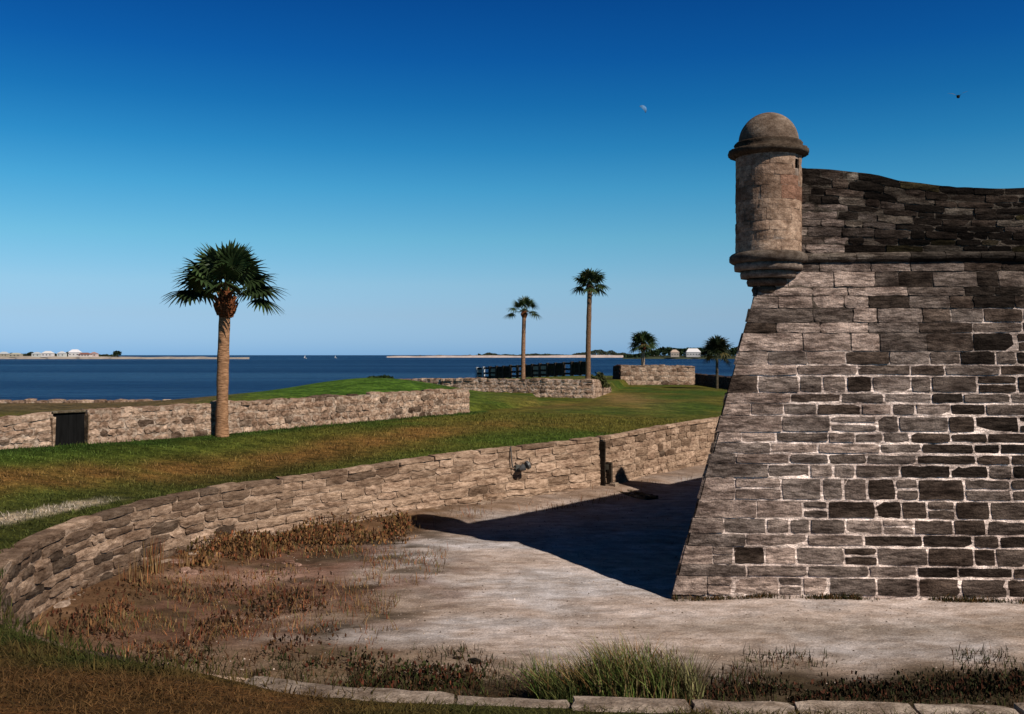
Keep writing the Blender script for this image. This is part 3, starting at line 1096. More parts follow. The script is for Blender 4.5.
mb = MB()
mb.lathe(TC, [(.60, 9.36), (.76, 9.38), (.80, 9.41), (.86, 9.43), (.875, 9.48), (.86, 9.545), (.74, 9.57), (.735, 9.63), (.745, 9.67), (.72, 9.71), (.55, 9.73)], (.085, .066, .05), 64, .028)
bbuild(mb, "cornice", M_TURRET, tur, True)
mb = MB()
pr = [(.655 * math.cos(t), 9.71 + .67 * math.sin(t)) for t in np.linspace(0, math.pi / 2 - .03, 14)]
pr.append((.001, 10.38))
mb.lathe(TC, pr, (.21, .165, .13), 64, .006)
bbuild(mb, "dome", M_TURRET, tur, True)
mb = MB()
mb.lathe(TC, [(.60, 7.02), (.80, 7.03), (.84, 7.07), (.855, 7.13), (.845, 7.19), (.79, 7.24), (.72, 7.27), (.5, 7.28)], (.13, .108, .09), 64, .026)
mb.lathe(TC, [(.55, 6.86), (.735, 6.87), (.75, 6.95), (.735, 7.03), (.5, 7.035)], (.24, .20, .17), 64, .026)
mb.lathe(TC, [(.30, 6.69), (.60, 6.70), (.615, 6.78), (.60, 6.865), (.4, 6.87)], (.22, .175, .145), 64, .014)
mb.lathe(TC - np.array([.03, .02]), [(.05, 6.52), (.42, 6.53), (.45, 6.61), (.43, 6.695), (.3, 6.70)], (.14, .10, .075), 48, .016)
mb.lathe(TC - np.array([.08, .05]), [(.02, 6.34), (.27, 6.36), (.30, 6.44), (.26, 6.53), (.1, 6.535)], (.10, .075, .055), 40, .02)
bbuild(mb, "corbel", M_TURRET, tur, True)

# inner rampart glimpsed beyond the parapet
mb = MB()
pp = Path([(*(ET + FD * 4.0 + FN * 9.0), 9.16), (*(ET + FD * 20 + FN * 9.0), 9.32)])
wall_run(mb, pp, 1.0, 15.5, lambda s: 7.1, [.3, .28, .3, .26, .3], .8, lambda s, v: (stone_tone(s, 8, .25), .02), side=-1, cap=.2)
o = bbuild(mb, "inner_parapet")

# ------------------------------------------------------------------ moat wall (counterscarp)
def mw_col(s, v):
    x, y, z = MW.p(s)
    r = rng.random()
    pink = np.array([.47, .345, .26]); tan_ = np.array([.36, .26, .19]); brown = np.array([.20, .14, .10]); black = np.array([.055, .044, .035])
    n = float(fbm(s * .3, v * 2.2 + 5, 3))
    fromleft = sstep(30, 22, y)
    k = np.clip(.22 + .46 * fromleft + .8 * (n - .5) + .22 * rng.normal() + .10 * (v > .8), 0, 1)
    c = lerp(pink, tan_, k / .4) if k < .4 else (lerp(tan_, brown, (k - .4) / .35) if k < .78 else lerp(brown, black, (k - .78) / .3))
    return c * (.9 + .2 * r), .018 + .022 * rng.random() + .012 * fromleft * rng.random()


def mw_foot(s):
    return -.06


def nearcap(s, v):
    r = rng.random()
    return lerp((.36, .30, .25), (.25, .205, .17), r), .02


s_near = float(near_path([-2.6], [10.2])[2][0])
s_slot = float(near_path([3.38], [37.02])[2][0])
s_far = float(near_path([20], [60.5])[2][0])
mwall = empty("moat_wall", (-8, 20, 0), "long curving blockwork wall lining the far side of the dry moat and turning to the foreground", "wall")
mb = MB()
CR_ = [.24, .19, .26, .2, .28, .2, .26]
GAPW = .12
wall_run(mb, MW, s_far, s_slot - GAPW, mw_foot, CR_, .42, mw_col, cap=.13, vary=.007, wmin=.5, wmax=1.25, jit=.014, rough=.019, cap_len=(.7, 1.7), mortar=(.36, .27, .205))
wall_run(mb, MW, s_slot + GAPW, s_near, mw_foot, CR_, .42, mw_col, cap=.14, vary=.010, wmin=.5, wmax=1.2, cap_len=(.7, 1.7), mortar=(.36, .27, .205), rough=.022, jit=.016)
o = mb.build("masonry", M_WALL, None, loc=(-8, 20, 0)); o.location = (0, 0, 0); o.parent = mwall
mb = MB()
wall_run(mb, MW, s_near, MW.len - 14, mw_foot, CR_, .42, mw_col, cap=.24, vary=.012, capcol=nearcap, mortar=(.10, .08, .06), cap_len=(.75, 1.15), rough=.014, jit=.012, nu=6)
o = mb.build("near_masonry", M_WALL, None, loc=(-8, 20, 0)); o.location = (0, 0, 0); o.parent = mwall
# foot ledge that shows pale along the base
mb = MB()
s = s_slot + .6
while s < near_path([-8.78], [18.6])[2][0]:
    w = .6 + .7 * rng.random()
    def lf(u, v, n):
        x, y, zt = MW.p(u); nx, ny = MW.n(u)
        off = .04 + v
        return (x + nx * off, y + ny * off, n)
    if rng.random() < .8:
        block(mb, lf, s + .01, s + w - .01, 0, .16 + .16 * rng.random(), .12 + .1 * rng.random(), lerp((.42, .33, .27), (.28, .22, .17), rng.random()), nu=4, nv=2, jit=.02, back=-.1, rnd=.03)
    s += w
o = mb.build("footing", M_WALL, None, loc=(-8, 20, 0)); o.location = (0, 0, 0); o.parent = mwall

# ------------------------------------------------------------------ sluice slot and gutter in the moat wall
x, y, zt = MW.p(s_slot); nx, ny = MW.n(s_slot)
ang = math.atan2(ny, nx)
sl = empty("sluice", (x, y, 0), "dark upright sluice slot with a gutter where the moat wall runs toward the bastion", "drain", rz=ang)
# local x points into the moat, local y along the wall
mb = MB()
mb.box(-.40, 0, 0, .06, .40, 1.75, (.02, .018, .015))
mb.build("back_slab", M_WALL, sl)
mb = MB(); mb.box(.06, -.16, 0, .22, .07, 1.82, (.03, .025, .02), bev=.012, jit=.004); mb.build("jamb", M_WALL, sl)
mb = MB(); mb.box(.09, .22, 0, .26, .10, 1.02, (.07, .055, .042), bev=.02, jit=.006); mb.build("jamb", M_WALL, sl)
mb = MB(); mb.box(.05, .03, .74, .12, .30, .20, (.03, .026, .02), bev=.015); mb.build("gate_board", M_PLANK, sl)
mb = MB(); mb.box(.40, .10, 0.0, .24, .24, .30, (.34, .27, .21), bev=.03, jit=.012); mb.build("sill_stone", M_WALL, sl)

# gutter running from the slot across the moat floor
g0 = Vector((x + nx * .5, y + ny * .5, .06)); g1 = at(652, 497, .05)
mb = MB()
dv = (g1 - g0); ln = dv.length; dv.normalize(); pv = Vector((-dv.y, dv.x, 0))
n = 14
for sgn in (1, -1):
    for i in range(n):
        a = g0 + dv * (ln * i / n); b = g0 + dv * (ln * (i + .94) / n)
        c = (a + b) / 2 + pv * (.24 * sgn)
        mb.box(c.x, c.y, -.14, (b - a).length, .12, .22 + rng.normal(0, .012), lerp((.20, .16, .12), (.11, .09, .06), rng.random()), rot=math.atan2(dv.y, dv.x), bev=.015, jit=.006)
c = (g0 + g1) / 2
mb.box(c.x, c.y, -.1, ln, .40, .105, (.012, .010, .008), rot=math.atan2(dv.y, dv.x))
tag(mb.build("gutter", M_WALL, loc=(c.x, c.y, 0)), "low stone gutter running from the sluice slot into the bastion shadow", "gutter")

# ------------------------------------------------------------------ lamp on the moat wall
s_l = float(near_path([.15], [33.9])[2][0])
x, y, zt = MW.p(s_l); nx, ny = MW.n(s_l)
lamp = empty("wall_lamp", (x + nx * .0, y + ny * .0, .98), "grey and white floodlight fixed to the moat wall with a pipe to the coping", "lamp", rz=math.atan2(ny, nx))
lamp.scale = (1.05, 1.05, 1.1)
mb = MB(); mb.box(.0, 0, .05, .10, .22, .22, (.07, .07, .065), bev=.015); mb.build("back_box", M_METAL, lamp)
mb = MB(); mb.tube([(.04, 0, .16), (.22, 0, .20), (.32, .0, .26)], [.035, .035, .035], (.2, .2, .2), 8); mb.build("bracket", M_METAL, lamp)
mb = MB()
ax = [(.26, -.14, .16), (.28, -.08, .19), (.30, 0, .23), (.32, .10, .27), (.33, .17, .30)]
mb.tube(ax, [.05, .09, .12, .13, .135], (.08, .08, .08), 14); mb.build("lamp_housing", M_METAL, lamp)
mb = MB(); mb.tube([(.331, .172, .301), (.334, .186, .306), (.336, .194, .309)], [.12, .11, .06], (.8, .8, .8), 14); mb.build("lens", M_METAL, lamp)
mb = MB(); mb.tube([(.02, -.1, .16), (.03, -.24, .22), (.02, -.28, .45), (-.02, -.28, .86)], [.022] * 4, (.10, .09, .08), 7); mb.build("pipe", M_METAL, lamp)

# ------------------------------------------------------------------ walls of the covered way
def rub_col(s, v):
    r = rng.random()
    c = lerp((.46, .345, .265), (.25, .175, .13), np.clip(.4 + .38 * rng.normal() + (.25 if v >= 1 else 0), 0, 1))
    if rng.random() < .09: c = c * .4
    return c, .02 + .035 * rng.random()


def line_wall(name, pts, label, foot, courses=(.22, .2, .2, .2), th=.55, side=-1, ends=None, mortar=(.36, .29, .235), colf=rub_col, wmin=.25, wmax=.6, vary=.03, step=.5, cap=.16):
    P = Path(pts)
    a = ends or (0, P.len)
    mb = MB()
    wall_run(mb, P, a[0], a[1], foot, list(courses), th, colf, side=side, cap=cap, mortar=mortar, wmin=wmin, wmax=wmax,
             batter=.02, cap_len=(.4, .9), jit=.025, vary=vary, nu=3, rough=.03, backing_step=step)
    c = P.p(P.len / 2)
    return tag(mb.build(name, M_RUBBLE, loc=(c[0], c[1], 0)), label, "wall", "low stone walls of the covered way")


w1 = [(x, y, z) for (x, y), z in zip(W1, (3.1, 3.32, 3.42, 3.46))]
P1 = Path(w1)
sa = float(near_path([at(56, 444, 2.4).x], [at(56, 444, 2.4).y], P1)[2][0])
OPENW = 1.02
foot1 = lambda s: 2.25
capA = lambda s: None
line_wall("field_wall", [(*P1.p(0)[:2], 3.05), (*P1.p(sa - 1.6)[:2], 3.14), (*P1.p(sa)[:2], 3.32)], "short low rubble wall left of the dark opening, at the frame edge", foot1)
line_wall("field_wall", [(*P1.p(sa + OPENW)[:2], 3.40)] + [tuple(float(q) for q in P1.p(v)) for v in np.linspace(sa + OPENW + .4, P1.len, 12)],
          "long low rubble wall behind the large palm, from the dark opening to the grass step", foot1)
# opening between the two, its shade built as a near-black plank panel
x, y, _ = P1.p(sa + OPENW / 2); nx, ny = P1.n(sa + OPENW / 2)
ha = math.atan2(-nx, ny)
opn = empty("shade_panel", (x, y, 2.3), "square black panel standing in for the shaded opening in the low wall left of the large palm", "shade_panel", rz=math.atan2(P1.p(P1.len)[1] - P1.p(sa)[1], P1.p(P1.len)[0] - P1.p(sa)[0]))
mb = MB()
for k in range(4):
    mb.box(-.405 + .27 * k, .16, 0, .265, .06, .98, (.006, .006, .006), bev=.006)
mb.build("shade_boards", M_PLANK, opn)
mb = MB(); mb.box(.0, .30, .965, 1.06, .5, .08, (.16, .14, .10), bev=.02, jit=.008); mb.build("lintel", M_RUBBLE, opn)
mb = MB(); mb.box(0, .45, 0, 1.0, .1, .95, (.05, .045, .04)); mb.build("back_wall", M_RUBBLE, opn)
mb = MB(); mb.box(.56, .12, 0, .09, .35, .93, (.22, .16, .11), bev=.03, jit=.015); mb.build("jamb", M_RUBBLE, opn)
mb = MB(); mb.box(-.56, .10, 0, .08, .3, .90, (.36, .27, .20), bev=.03, jit=.012); mb.build("jamb", M_RUBBLE, opn)

line_wall("battery_wall", [(W2A[0] - 1.2, W2A[1] + .6, 3.42), (W2A[0] + 3, 65.1, 3.46), (-1, 64.0, 3.50), (2.0, 62.6, 3.50), (W2B[0], W2B[1], 3.50)],
          "pale low wall below the two slender palms", lambda s: 2.3, courses=(.25, .25, .22, .22), mortar=(.56, .45, .38), colf=lambda s, v: (rub_col(s, v)[0] * (1.1 if v > .75 else 1.4), .02))
line_wall("battery_wall", [(5.05, 61.6, 3.5), (5.6, 64.2, 3.42), (6.3, 67.6, 3.0), (7.1, 71.5, 2.72)],
          "short pale wall end stepping down beside the worn grass patch", lambda s: 2.2, courses=(.25, .2, .2))
# far wall with its two returns
line_wall("sea_wall", [(9.35, 93, 4.0), (9.5, 88.5, 4.1)], "shaded return at the left end of the far sea wall", lambda s: 2.3, colf=lambda s, v: (np.array((.07, .035, .028)), .02), mortar=(.06, .035, .03))  # this face's shade is put into its dark stone and mortar colours
line_wall("sea_wall", [(9.6, 88.4, 4.15), (13, 88.6, 4.1), (16.3, 89.0, 4.05)], "far buff sea wall right of the slender palms", lambda s: 2.3, courses=(.3, .3, .3, .3), wmin=.4, wmax=1.0)
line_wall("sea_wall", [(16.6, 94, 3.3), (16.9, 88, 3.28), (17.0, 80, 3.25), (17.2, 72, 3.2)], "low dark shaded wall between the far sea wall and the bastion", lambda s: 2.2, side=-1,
          colf=lambda s, v: (np.array((.06, .045, .04)) * (.7 + .8 * rng.random()), .02), mortar=(.05, .04, .035))  # dark stone colours paint in the shade of this return
# shoreline revetment on the left
line_wall("sea_wall", [(-70, 47.6, 2.72), (-16, 51.2, 2.72), (-12.5, 55.0, 2.75)], "thin brown sea wall coping along the water at far left", lambda s: -.8,
          side=1, courses=(.5, .5, .5, .5), wmin=.8, wmax=1.8, th=.7)

# ------------------------------------------------------------------ palisade at the water battery
A, B = atd(477, 377, 96), atd(589, 373, 82)
A.z = 2.62; B.z = 3.34
fen = empty("railing", tuple((A + B) / 2), "dark post and board railing along the water behind the two slender palms", "railing")
mid = (A + B) / 2
dv = (B - A); L_ = math.hypot(dv.x, dv.y); fr = math.atan2(dv.y, dv.x)
nP = 15
for i in range(nP + 1):
    p = A + dv * (i / nP) - mid
    mb = MB(); mb.box(p.x, p.y, 0 + (p.z), .22, .22, 1.22 + .02 * rng.normal(), (.05, .04, .03) if i > 1 else (.45, .48, .50), rot=fr, bev=.02)
    mb.build("post", M_PLANK, fen)
mb = MB()
for k, zz in enumerate((.98, .5, .12)):
    for i in range(nP):
        a = A + dv * ((i + .0) / nP) - mid; b = A + dv * ((i + 1) / nP) - mid
        c = (a + b) / 2
        mb.box(c.x, c.y, c.z + zz, (b - a).length + .05, .10, .17, (.035, .028, .02), rot=fr, bev=.01)
mb.build("rail", M_PLANK, fen)
for i in range(nP):
    a = A + dv * ((i + .5) / nP) - mid
    dark_ = i not in (0, 2, 5, 8, 9)
    if i == 1 or rng.random() < .3: continue
    mb = MB()
    w = L_ / nP * (.96 if dark_ else .7)
    for k in range(5):
        mb.box(a.x + math.cos(fr) * (k - 2) * w / 5, a.y + math.sin(fr) * (k - 2) * w / 5, a.z + .06, w / 5 * .86, .05, 1.0, lerp((.016, .015, .012), (.05, .045, .02), rng.random()) if dark_ else (.30, .31, .24), rot=fr)
    mb.build("panel", M_PLANK, fen)

# ------------------------------------------------------------------ palms
def fan_leaf(mb, Lp, R, nseg, elev, droop, col, colp, sg=1.0):
    """costapalmate fan leaf in the local x-z plane, stalk from the origin"""
    # stalk curve
    ce, se = math.cos(elev), math.sin(elev)
    P = []
    for t in np.linspace(0, 1, 5):
        P.append(Vector((ce * Lp * t, 0, se * Lp * t - droop * .35 * Lp * t * t)))
    mb.tube(P, [.030, .026, .022, .018, .014], colp, 5, False)
    h = P[-1]
    d = (P[-1] - P[-2]).normalized()
    sdir = Vector((0, 1, 0)); nrm = d.cross(sdir) * -1
    V = []; FC = []; C = []
    for k in range(nseg):
        ph = (k / (nseg - 1) - .5) * 2 * rad(128)
        ln = R * (.62 + .38 * math.cos(ph * .55)) * (.9 + .2 * rng.random())
        fold = abs(math.sin(ph)) * .42            # blade folded up along its rib
        dirv = (d * math.cos(ph) + sdir * math.sin(ph) * .95 + nrm * fold * (1 if elev > -.2 else -.3)).normalized()
        wv = nrm.cross(dirv).normalized()
        st = [(.0, .012), (.30, .062), (.60, .048), (.85, .022), (1.0, .004)]
        b0 = len(V)
        for (t, w) in st:
            sag = Vector((0, 0, -1)) * sg * (ln * (t ** 2.6) * (.20 + .5 * droop) + (t > .6) * (t - .6) * .45 * ln * rng.random())
            c = h + dirv * (ln * t) + sag
            w *= R / .8
            V += [tuple(c + wv * w), tuple(c + nrm * w * .35), tuple(c - wv * w)]
            g = (.8 + .35 * t) * (.85 + .3 * rng.random())
            C += [np.array(col) * g] * 3
        for i in range(len(st) - 1):
            a = b0 + i * 3
            FC += [(a, a + 3, a + 4, a + 1), (a + 1, a + 4, a + 5, a + 2)]
    mb.add(V, FC, np.array(C))


def palm(loc, H, crown, trunk_r, label, nfr=34, seed=1, lean=(0, 0), boots=True, bootc=(.26, .10, .045), trunkc=(.25, .165, .10), elmin=-35, leafc=(.030, .052, .016), knob=1.0, parts=True, sag=1.0, bootw=1.0, blade=.56):
    """sabal palm: H = height of the trunk head, crown = overall crown width"""
    global rng
    keep = rng; rng = np.random.default_rng(seed)
    t = empty("palm_tree", loc, label, "palm tree", "palms on the covered way")
    hx, hy = lean
    mb = MB()
    n = 26
    pts = []; rr = []
    for i in range(n + 1):
        k = i / n
        pts.append((hx * k * k, hy * k * k, -.25 + (H + .25) * k))
        r = trunk_r * (1.0 - .10 * k) * (1 + .35 * math.exp(-k * 16)) * (1 + .05 * rng.normal() * .6)
        rr.append(r)
    mb.tube(pts, rr, trunkc, 14)
    mb.build("trunk", M_BARK, t, True)
    head = Vector((hx, hy, H))
    if boots:
        mb = MB()
        hk = 2.0 * trunk_r * knob
        prof = [(-1.35 * hk, trunk_r * .95), (-1.1 * hk, trunk_r * 1.2), (-.75 * hk, trunk_r * 1.6), (-.4 * hk, trunk_r * 1.55), (-.05 * hk, trunk_r * 1.15), (.4 * hk, trunk_r * .8)]
        mb.tube([head + Vector((0, 0, a)) for a, b in prof], [b * .82 * bootw for a, b in prof], np.array(bootc) * .6, 12)
        for i in range(54):                     # cut leaf bases
            a = i * 2.399; k = i / 53
            z = (-1.3 + 1.6 * k) * hk
            rb = np.interp(z, [p[0] for p in prof], [p[1] for p in prof]) * .80 * bootw
            c, s_ = math.cos(a), math.sin(a)
            p0 = head + Vector((c * rb, s_ * rb, z)); p1 = head + Vector((c * (rb + trunk_r * .38), s_ * (rb + trunk_r * .38), z + trunk_r * .75))
            mb.tube([p0, p1], [trunk_r * .22, trunk_r * .10], np.array(bootc) * (.6 + .9 * rng.random()), 5)
        mb.build("leaf_boots", M_BARK, t)
    R = crown * .5
    for i in range(nfr):
        k = (i + .5) / nfr
        el = rad(elmin + (86 - elmin) * k ** .85 + 7 * rng.normal())
        az = i * 2.39996 + .3 * rng.normal()
        mb = MB()
        Lp = R * (1.06 - blade + .12 * rng.random()) * (1.0 if el < rad(60) else .92)
        fan_leaf(mb, Lp, R * blade * (.85 + .3 * rng.random()), 22 if parts else 14, el, .12 + .5 * max(0, .6 - k) + .12 * rng.random(),
                 np.array(leafc) * (.6 + .8 * rng.random()) * (1, 1, 1) if rng.random() > .08 else np.array((.09, .075, .025)), (.07, .09, .03), sag)
        o = mb.build("frond", M_FROND, t)
        o.location = head + Vector((0, 0, .1))
        o.rotation_euler = (0, 0, az)
    rng = keep
    return t


b = at(222, 433, 2.4)
palm((b.x, b.y, float(land_z([b.x], [b.y])[0])), 4.64, 3.7, .205, "large palm with a rusty swollen neck standing on the lawn before the low wall", nfr=29, seed=41, lean=(.12, 0), elmin=8, sag=.45, trunkc=(.36, .21, .12), blade=.50, knob=1.25, bootw=1.3)
b = atd(523, 378, 78)
palm((b.x, b.y, 2.85), 5.45, 2.9, .17, "slender palm behind the pale low wall, the shorter of the pair", nfr=15, seed=16, lean=(.1, 0), trunkc=(.30, .18, .115), knob=.9, elmin=-4, parts=False, sag=.6, blade=.48)
b = atd(588, 370, 80)
palm((b.x, b.y, 2.85), 7.6, 3.2, .21, "tallest slender palm by the end of the pale low wall", nfr=26, seed=28, lean=(.15, 0), trunkc=(.20, .125, .08), bootc=(.17, .08, .045), knob=.8, elmin=-12, parts=False, sag=.6)
b = atd(643, 365, 98)
palm((b.x, b.y, 2.4), 3.55, 3.1, .20, "short bushy palm with a red neck behind the far buff wall", nfr=40, seed=11, bootc=(.22, .05, .035), trunkc=(.30, .24, .19), elmin=-25, parts=False, knob=1.3, sag=.6)
b = atd(717, 388, 79)
palm((b.x, b.y, 2.4), 2.75, 2.9, .12, "small dark palm close to the sloping edge of the bastion", nfr=34, seed=14, trunkc=(.10, .085, .06), leafc=(.016, .024, .010), boots=False, elmin=-25, parts=False, sag=.6)


def bush(loc, w, h, label, n=500, col=(.025, .04, .012), size=.10):
    P = rng.normal(size=(n, 3)); P /= np.linalg.norm(P, axis=1)[:, None]; P *= rng.random((n, 1)) ** .4
    P = np.abs(P * np.array([1, 1, 1])) * np.sign(rng.normal(size=(n, 3)))
    P[:, 2] = np.abs(P[:, 2])
    P = P * np.array([w / 2, w / 2, h]) * (.75 + .4 * vnoise(P[:, 0] * 3 + 9, P[:, 1] * 3)[:, None])
    t = empty("shrub", loc, label, "shrub", "shrubs about the fort")
    mb = MB(); leaf_mass(mb, P, size, col); mb.build("foliage", M_LEAF, t)
    mb = MB()
    for k in range(4):
        a = k * 1.7; mb.tube([(0, 0, -.15), (math.cos(a) * w * .2, math.sin(a) * w * .2, h * .6)], [.03, .012], (.06, .04, .03), 5)
    mb.build("stem", M_BARK, t)


def lz(x, y): return float(land_z([x], [y])[0])


for px, w, h, lab in ((374, 1.0, .16, "leftmost low dark shrub on the crest of the green mound"), (384, 1.1, .22, "taller dark shrub on the crest of the green mound"),
                      (420, .5, .22, "lone small dark shrub at the right foot of the green mound")):
    y = 57.0 if px < 400 else 60.5
    x = (px - 512) * y / F
    bush((x, y, lz(x, y) - .03), w, h, lab)
b = atd(599, 371, 66)
bush((b.x, b.y, 2.9), 1.5, 1.0, "green shrub on the battery beside the pale wall end", col=(.05, .055, .02))

# ------------------------------------------------------------------ bird
c = atd(958, 97, 60)
bd = empty("bird", tuple(c), "small dark bird high in the sky above the bastion", "bird")
mb = MB()
mb.tube([(-.16, 0, 0), (-.09, 0, .0), (0, 0, .01), (.10, 0, .02), (.17, 0, .03), (.22, 0, .025)], [.012, .045, .06, .05, .035, .006], (.02, .02, .016), 10)
sp = []
for sgn in (1, -1):
    V = [(.08, sgn * .03, .03), (.06, sgn * .2, .16), (0, sgn * .36, .17), (-.06, sgn * .2, .12), (-.08, sgn * .03, .02), (.04, sgn * .12, .12), (-.08, sgn * .12, .08)]
    mb.add(V, [(0, 5, 6, 4), (5, 1, 3, 6), (1, 2, 3)], (.10, .09, .05))
mb.add([(-.14, -.02, 0), (-.14, .02, 0), (-.27, .05, 0), (-.27, -.05, 0)], [(0, 1, 2, 3)], (.03, .03, .02))
o = mb.build("body", M_FLAT, bd)
bd.rotation_euler = (0, 0, 1.1); bd.scale = (1.7, 1.7, 1.7)

# ------------------------------------------------------------------ grasses
def blades(mb, P, h, w, cols, lean=.35, bend=.5, wind=(0, 0)):
    """P (n,3) feet, h (n) heights: curved three-part blades"""
    n = len(P)
    a = rng.random(n) * 2 * math.pi
    s_ = np.stack([np.cos(a), np.sin(a), np.zeros(n)], 1)
    b = rng.random(n) * 2 * math.pi
    ld = np.stack([np.cos(b), np.sin(b), np.zeros(n)], 1) * (lean * rng.random(n))[:, None] + np.array([wind[0], wind[1], 0])
    h = h[:, None]; up = np.array([0, 0, 1.0])
    V = []
    for (t, k) in ((0, 1.0), (.45, .8), (.8, .45)):
        c = P + up * h * t * (1 - .25 * bend * t) + ld * h * (t * .5 + bend * t * t)
        V += [c - s_ * w * k, c + s_ * w * k]
    tip = P + up * h * (1 - .25 * bend) + ld * h * (.5 + bend)
    V.append(tip)
    V = np.stack(V, 1).reshape(-1, 3)
    FC = []
    for i in range(n):
        o = i * 7
        FC += [(o, o + 1, o + 3, o + 2), (o + 2, o + 3, o + 5, o + 4), (o + 4, o + 5, o + 6)]
    mb.add(V, FC, np.repeat(cols, 7, 0))


def pick(pal, n):
    pal = np.array(pal)
    c = pal[rng.integers(0, len(pal), n)]
    return c * (.6 + .8 * rng.random((n, 1)))


GREENS = [(.060, .085, .014), (.045, .070, .012), (.085, .095, .022), (.10, .085, .03)]
DRY = [(.20, .13, .05), (.24, .15, .07), (.14, .075, .03), (.10, .10, .03)]
RED = [(.20, .062, .026), (.25, .10, .04), (.14, .045, .02), (.20, .12, .05)]


def scatter(n, xr, yr, keepf, zf, hr, w, palf, name, label, cat, lean=.5, bend=.5):
    x = xr[0] + (xr[1] - xr[0]) * rng.random(n); y = yr[0] + (yr[1] - yr[0]) * rng.random(n)
    k = keepf(x, y); x, y = x[k], y[k]
    P = np.stack([x, y, zf(x, y) - .01], 1)
    h = (hr[0] + (hr[1] - hr[0]) * rng.random(len(x)) ** 1.5) * (.35 + 1.3 * fbm(x * 1.7 + 13, y * 1.7 + 29, 3))
    mb = MB(); blades(mb, P, h, w, palf(x, y), lean, bend)
    o = mb.build(name, M_BLADE)
    return tag(o, label, cat, kind='stuff')


def outside(x, y, a, b=99):
    d, cz, ss, sdn, _, _ = near_path(x, y)
    return (sdn < 0) & (d > a) & (d < b)


def inside(x, y, a, b=99):
    d, cz, ss, sdn, _, _ = near_path(x, y)
    return (sdn > 0) & (d > a) & (d < b)


# near bank turf
def pal_bank(x, y):
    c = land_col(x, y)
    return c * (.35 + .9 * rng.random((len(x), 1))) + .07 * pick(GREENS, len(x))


scatter(110000, (-9.5, 7), (7.5, 14.5), lambda x, y: outside(x, y, .36) & (y > 7.5), land_z, (.03, .10), .005, pal_bank, "bank_grass", "short mixed dry and green grass of the near bank", "grass", 1.5, .9)
# soil and weeds spilling over the buried part of the near wall
scatter(9000, (-9, -1.2), (9.6, 16.5), lambda x, y: outside(x, y, -.1, 1.2), land_z, (.05, .20), .008, pal_bank, "bank_grass", "longer weedy grass along the buried edge of the near bank", "grass", .8)
# lawn
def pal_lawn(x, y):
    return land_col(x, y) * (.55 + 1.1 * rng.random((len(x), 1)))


scatter(110000, (-16, 8), (16, 46), lambda x, y: outside(x, y, .36) & (y < w1y(x) - .05), land_z, (.03, .11), .014, pal_lawn, "lawn_grass", "short grass of the lawn between the two walls", "grass", .8)
scatter(9000, (-13, 9), (16, 46), lambda x, y: outside(x, y, .31, .55), land_z, (.05, .14), .010, lambda x, y: pick([(.075, .065, .02), (.055, .06, .014), (.09, .08, .025)], len(x)), "lawn_grass", "ragged grass fringe behind the moat wall coping", "grass", .8)


def wallfoot(x, y):
    return (np.abs(w1y(x) - y) < .5) & (y < w1y(x) - .12)


scatter(24000, (-16, -2), (25, 46), wallfoot, land_z, (.05, .16), .012, lambda x, y: pick(GREENS[:3], len(x)), "lawn_grass", "longer grass along the foot of the low field wall", "grass", .6)


# moat weeds
def clumpmask(x, y, f, th):
    return fbm(x * f + 50, y * f + 60, 3) + .22 * (rng.random(np.shape(x)) - .5) > th + .03


scatter(26000, (-9, 9), (12.5, 40), lambda x, y: inside(x, y, .1, 1.9) & clumpmask(x, y, .8, .54) & (y > 14), moat_z, (.08, .38), .008, lambda x, y: pick(DRY + RED, len(x)), "moat_weeds", "dry tan and red weeds along the foot of the moat wall", "weeds", .5)
scatter(12000, (-8, -1.6), (15.5, 26), lambda x, y: inside(x, y, .5, 6.5) & clumpmask(x, y, .7, .53), moat_z, (.05, .26), .007, lambda x, y: pick(RED + DRY, len(x)), "moat_weeds", "dead reddish weeds over the left floor of the moat", "weeds", .7)
def tangle(name, label, n, pxr, yf, spread, hmax, size, pal, th=.46):
    """low tangled dead growth: leaf clumps heaped by noise along a line of pixels px -> depth"""
    px = pxr[0] + (pxr[1] - pxr[0]) * rng.random(n)
    y = np.array([yf(p) for p in px]) + spread * rng.normal(size=n)
    x = (px - 512) * y / F + .1 * rng.normal(size=n)
    f = fbm(x * 1.3 + 31, y * 1.3 + 7, 3)
    k = inside(x, y, .12) & (f + .12 * (rng.random(n) - .5) > th)
    x, y, f = x[k], y[k], f[k]
    z = moat_z(x, y) + hmax * sstep(th - .05, th + .22, f) * rng.random(len(x))
    mb = MB(); leaf_mass(mb, np.stack([x, y, z], 1), size, (1, 1, 1), cvar=.45)
    mb.c[0] = mb.c[0] * np.repeat(np.array(pal)[rng.integers(0, len(pal), len(x))], 4, 0)
    m = mb.v[0].reshape(-1, 4, 3); cc = m.mean(1, keepdims=True); m2 = (m - cc) * np.array([.55, .55, 1.25]) + cc; mb.v[0] = m2.reshape(-1, 3)
    tag(mb.build(name, M_BLADE), label, "weeds", kind='stuff')


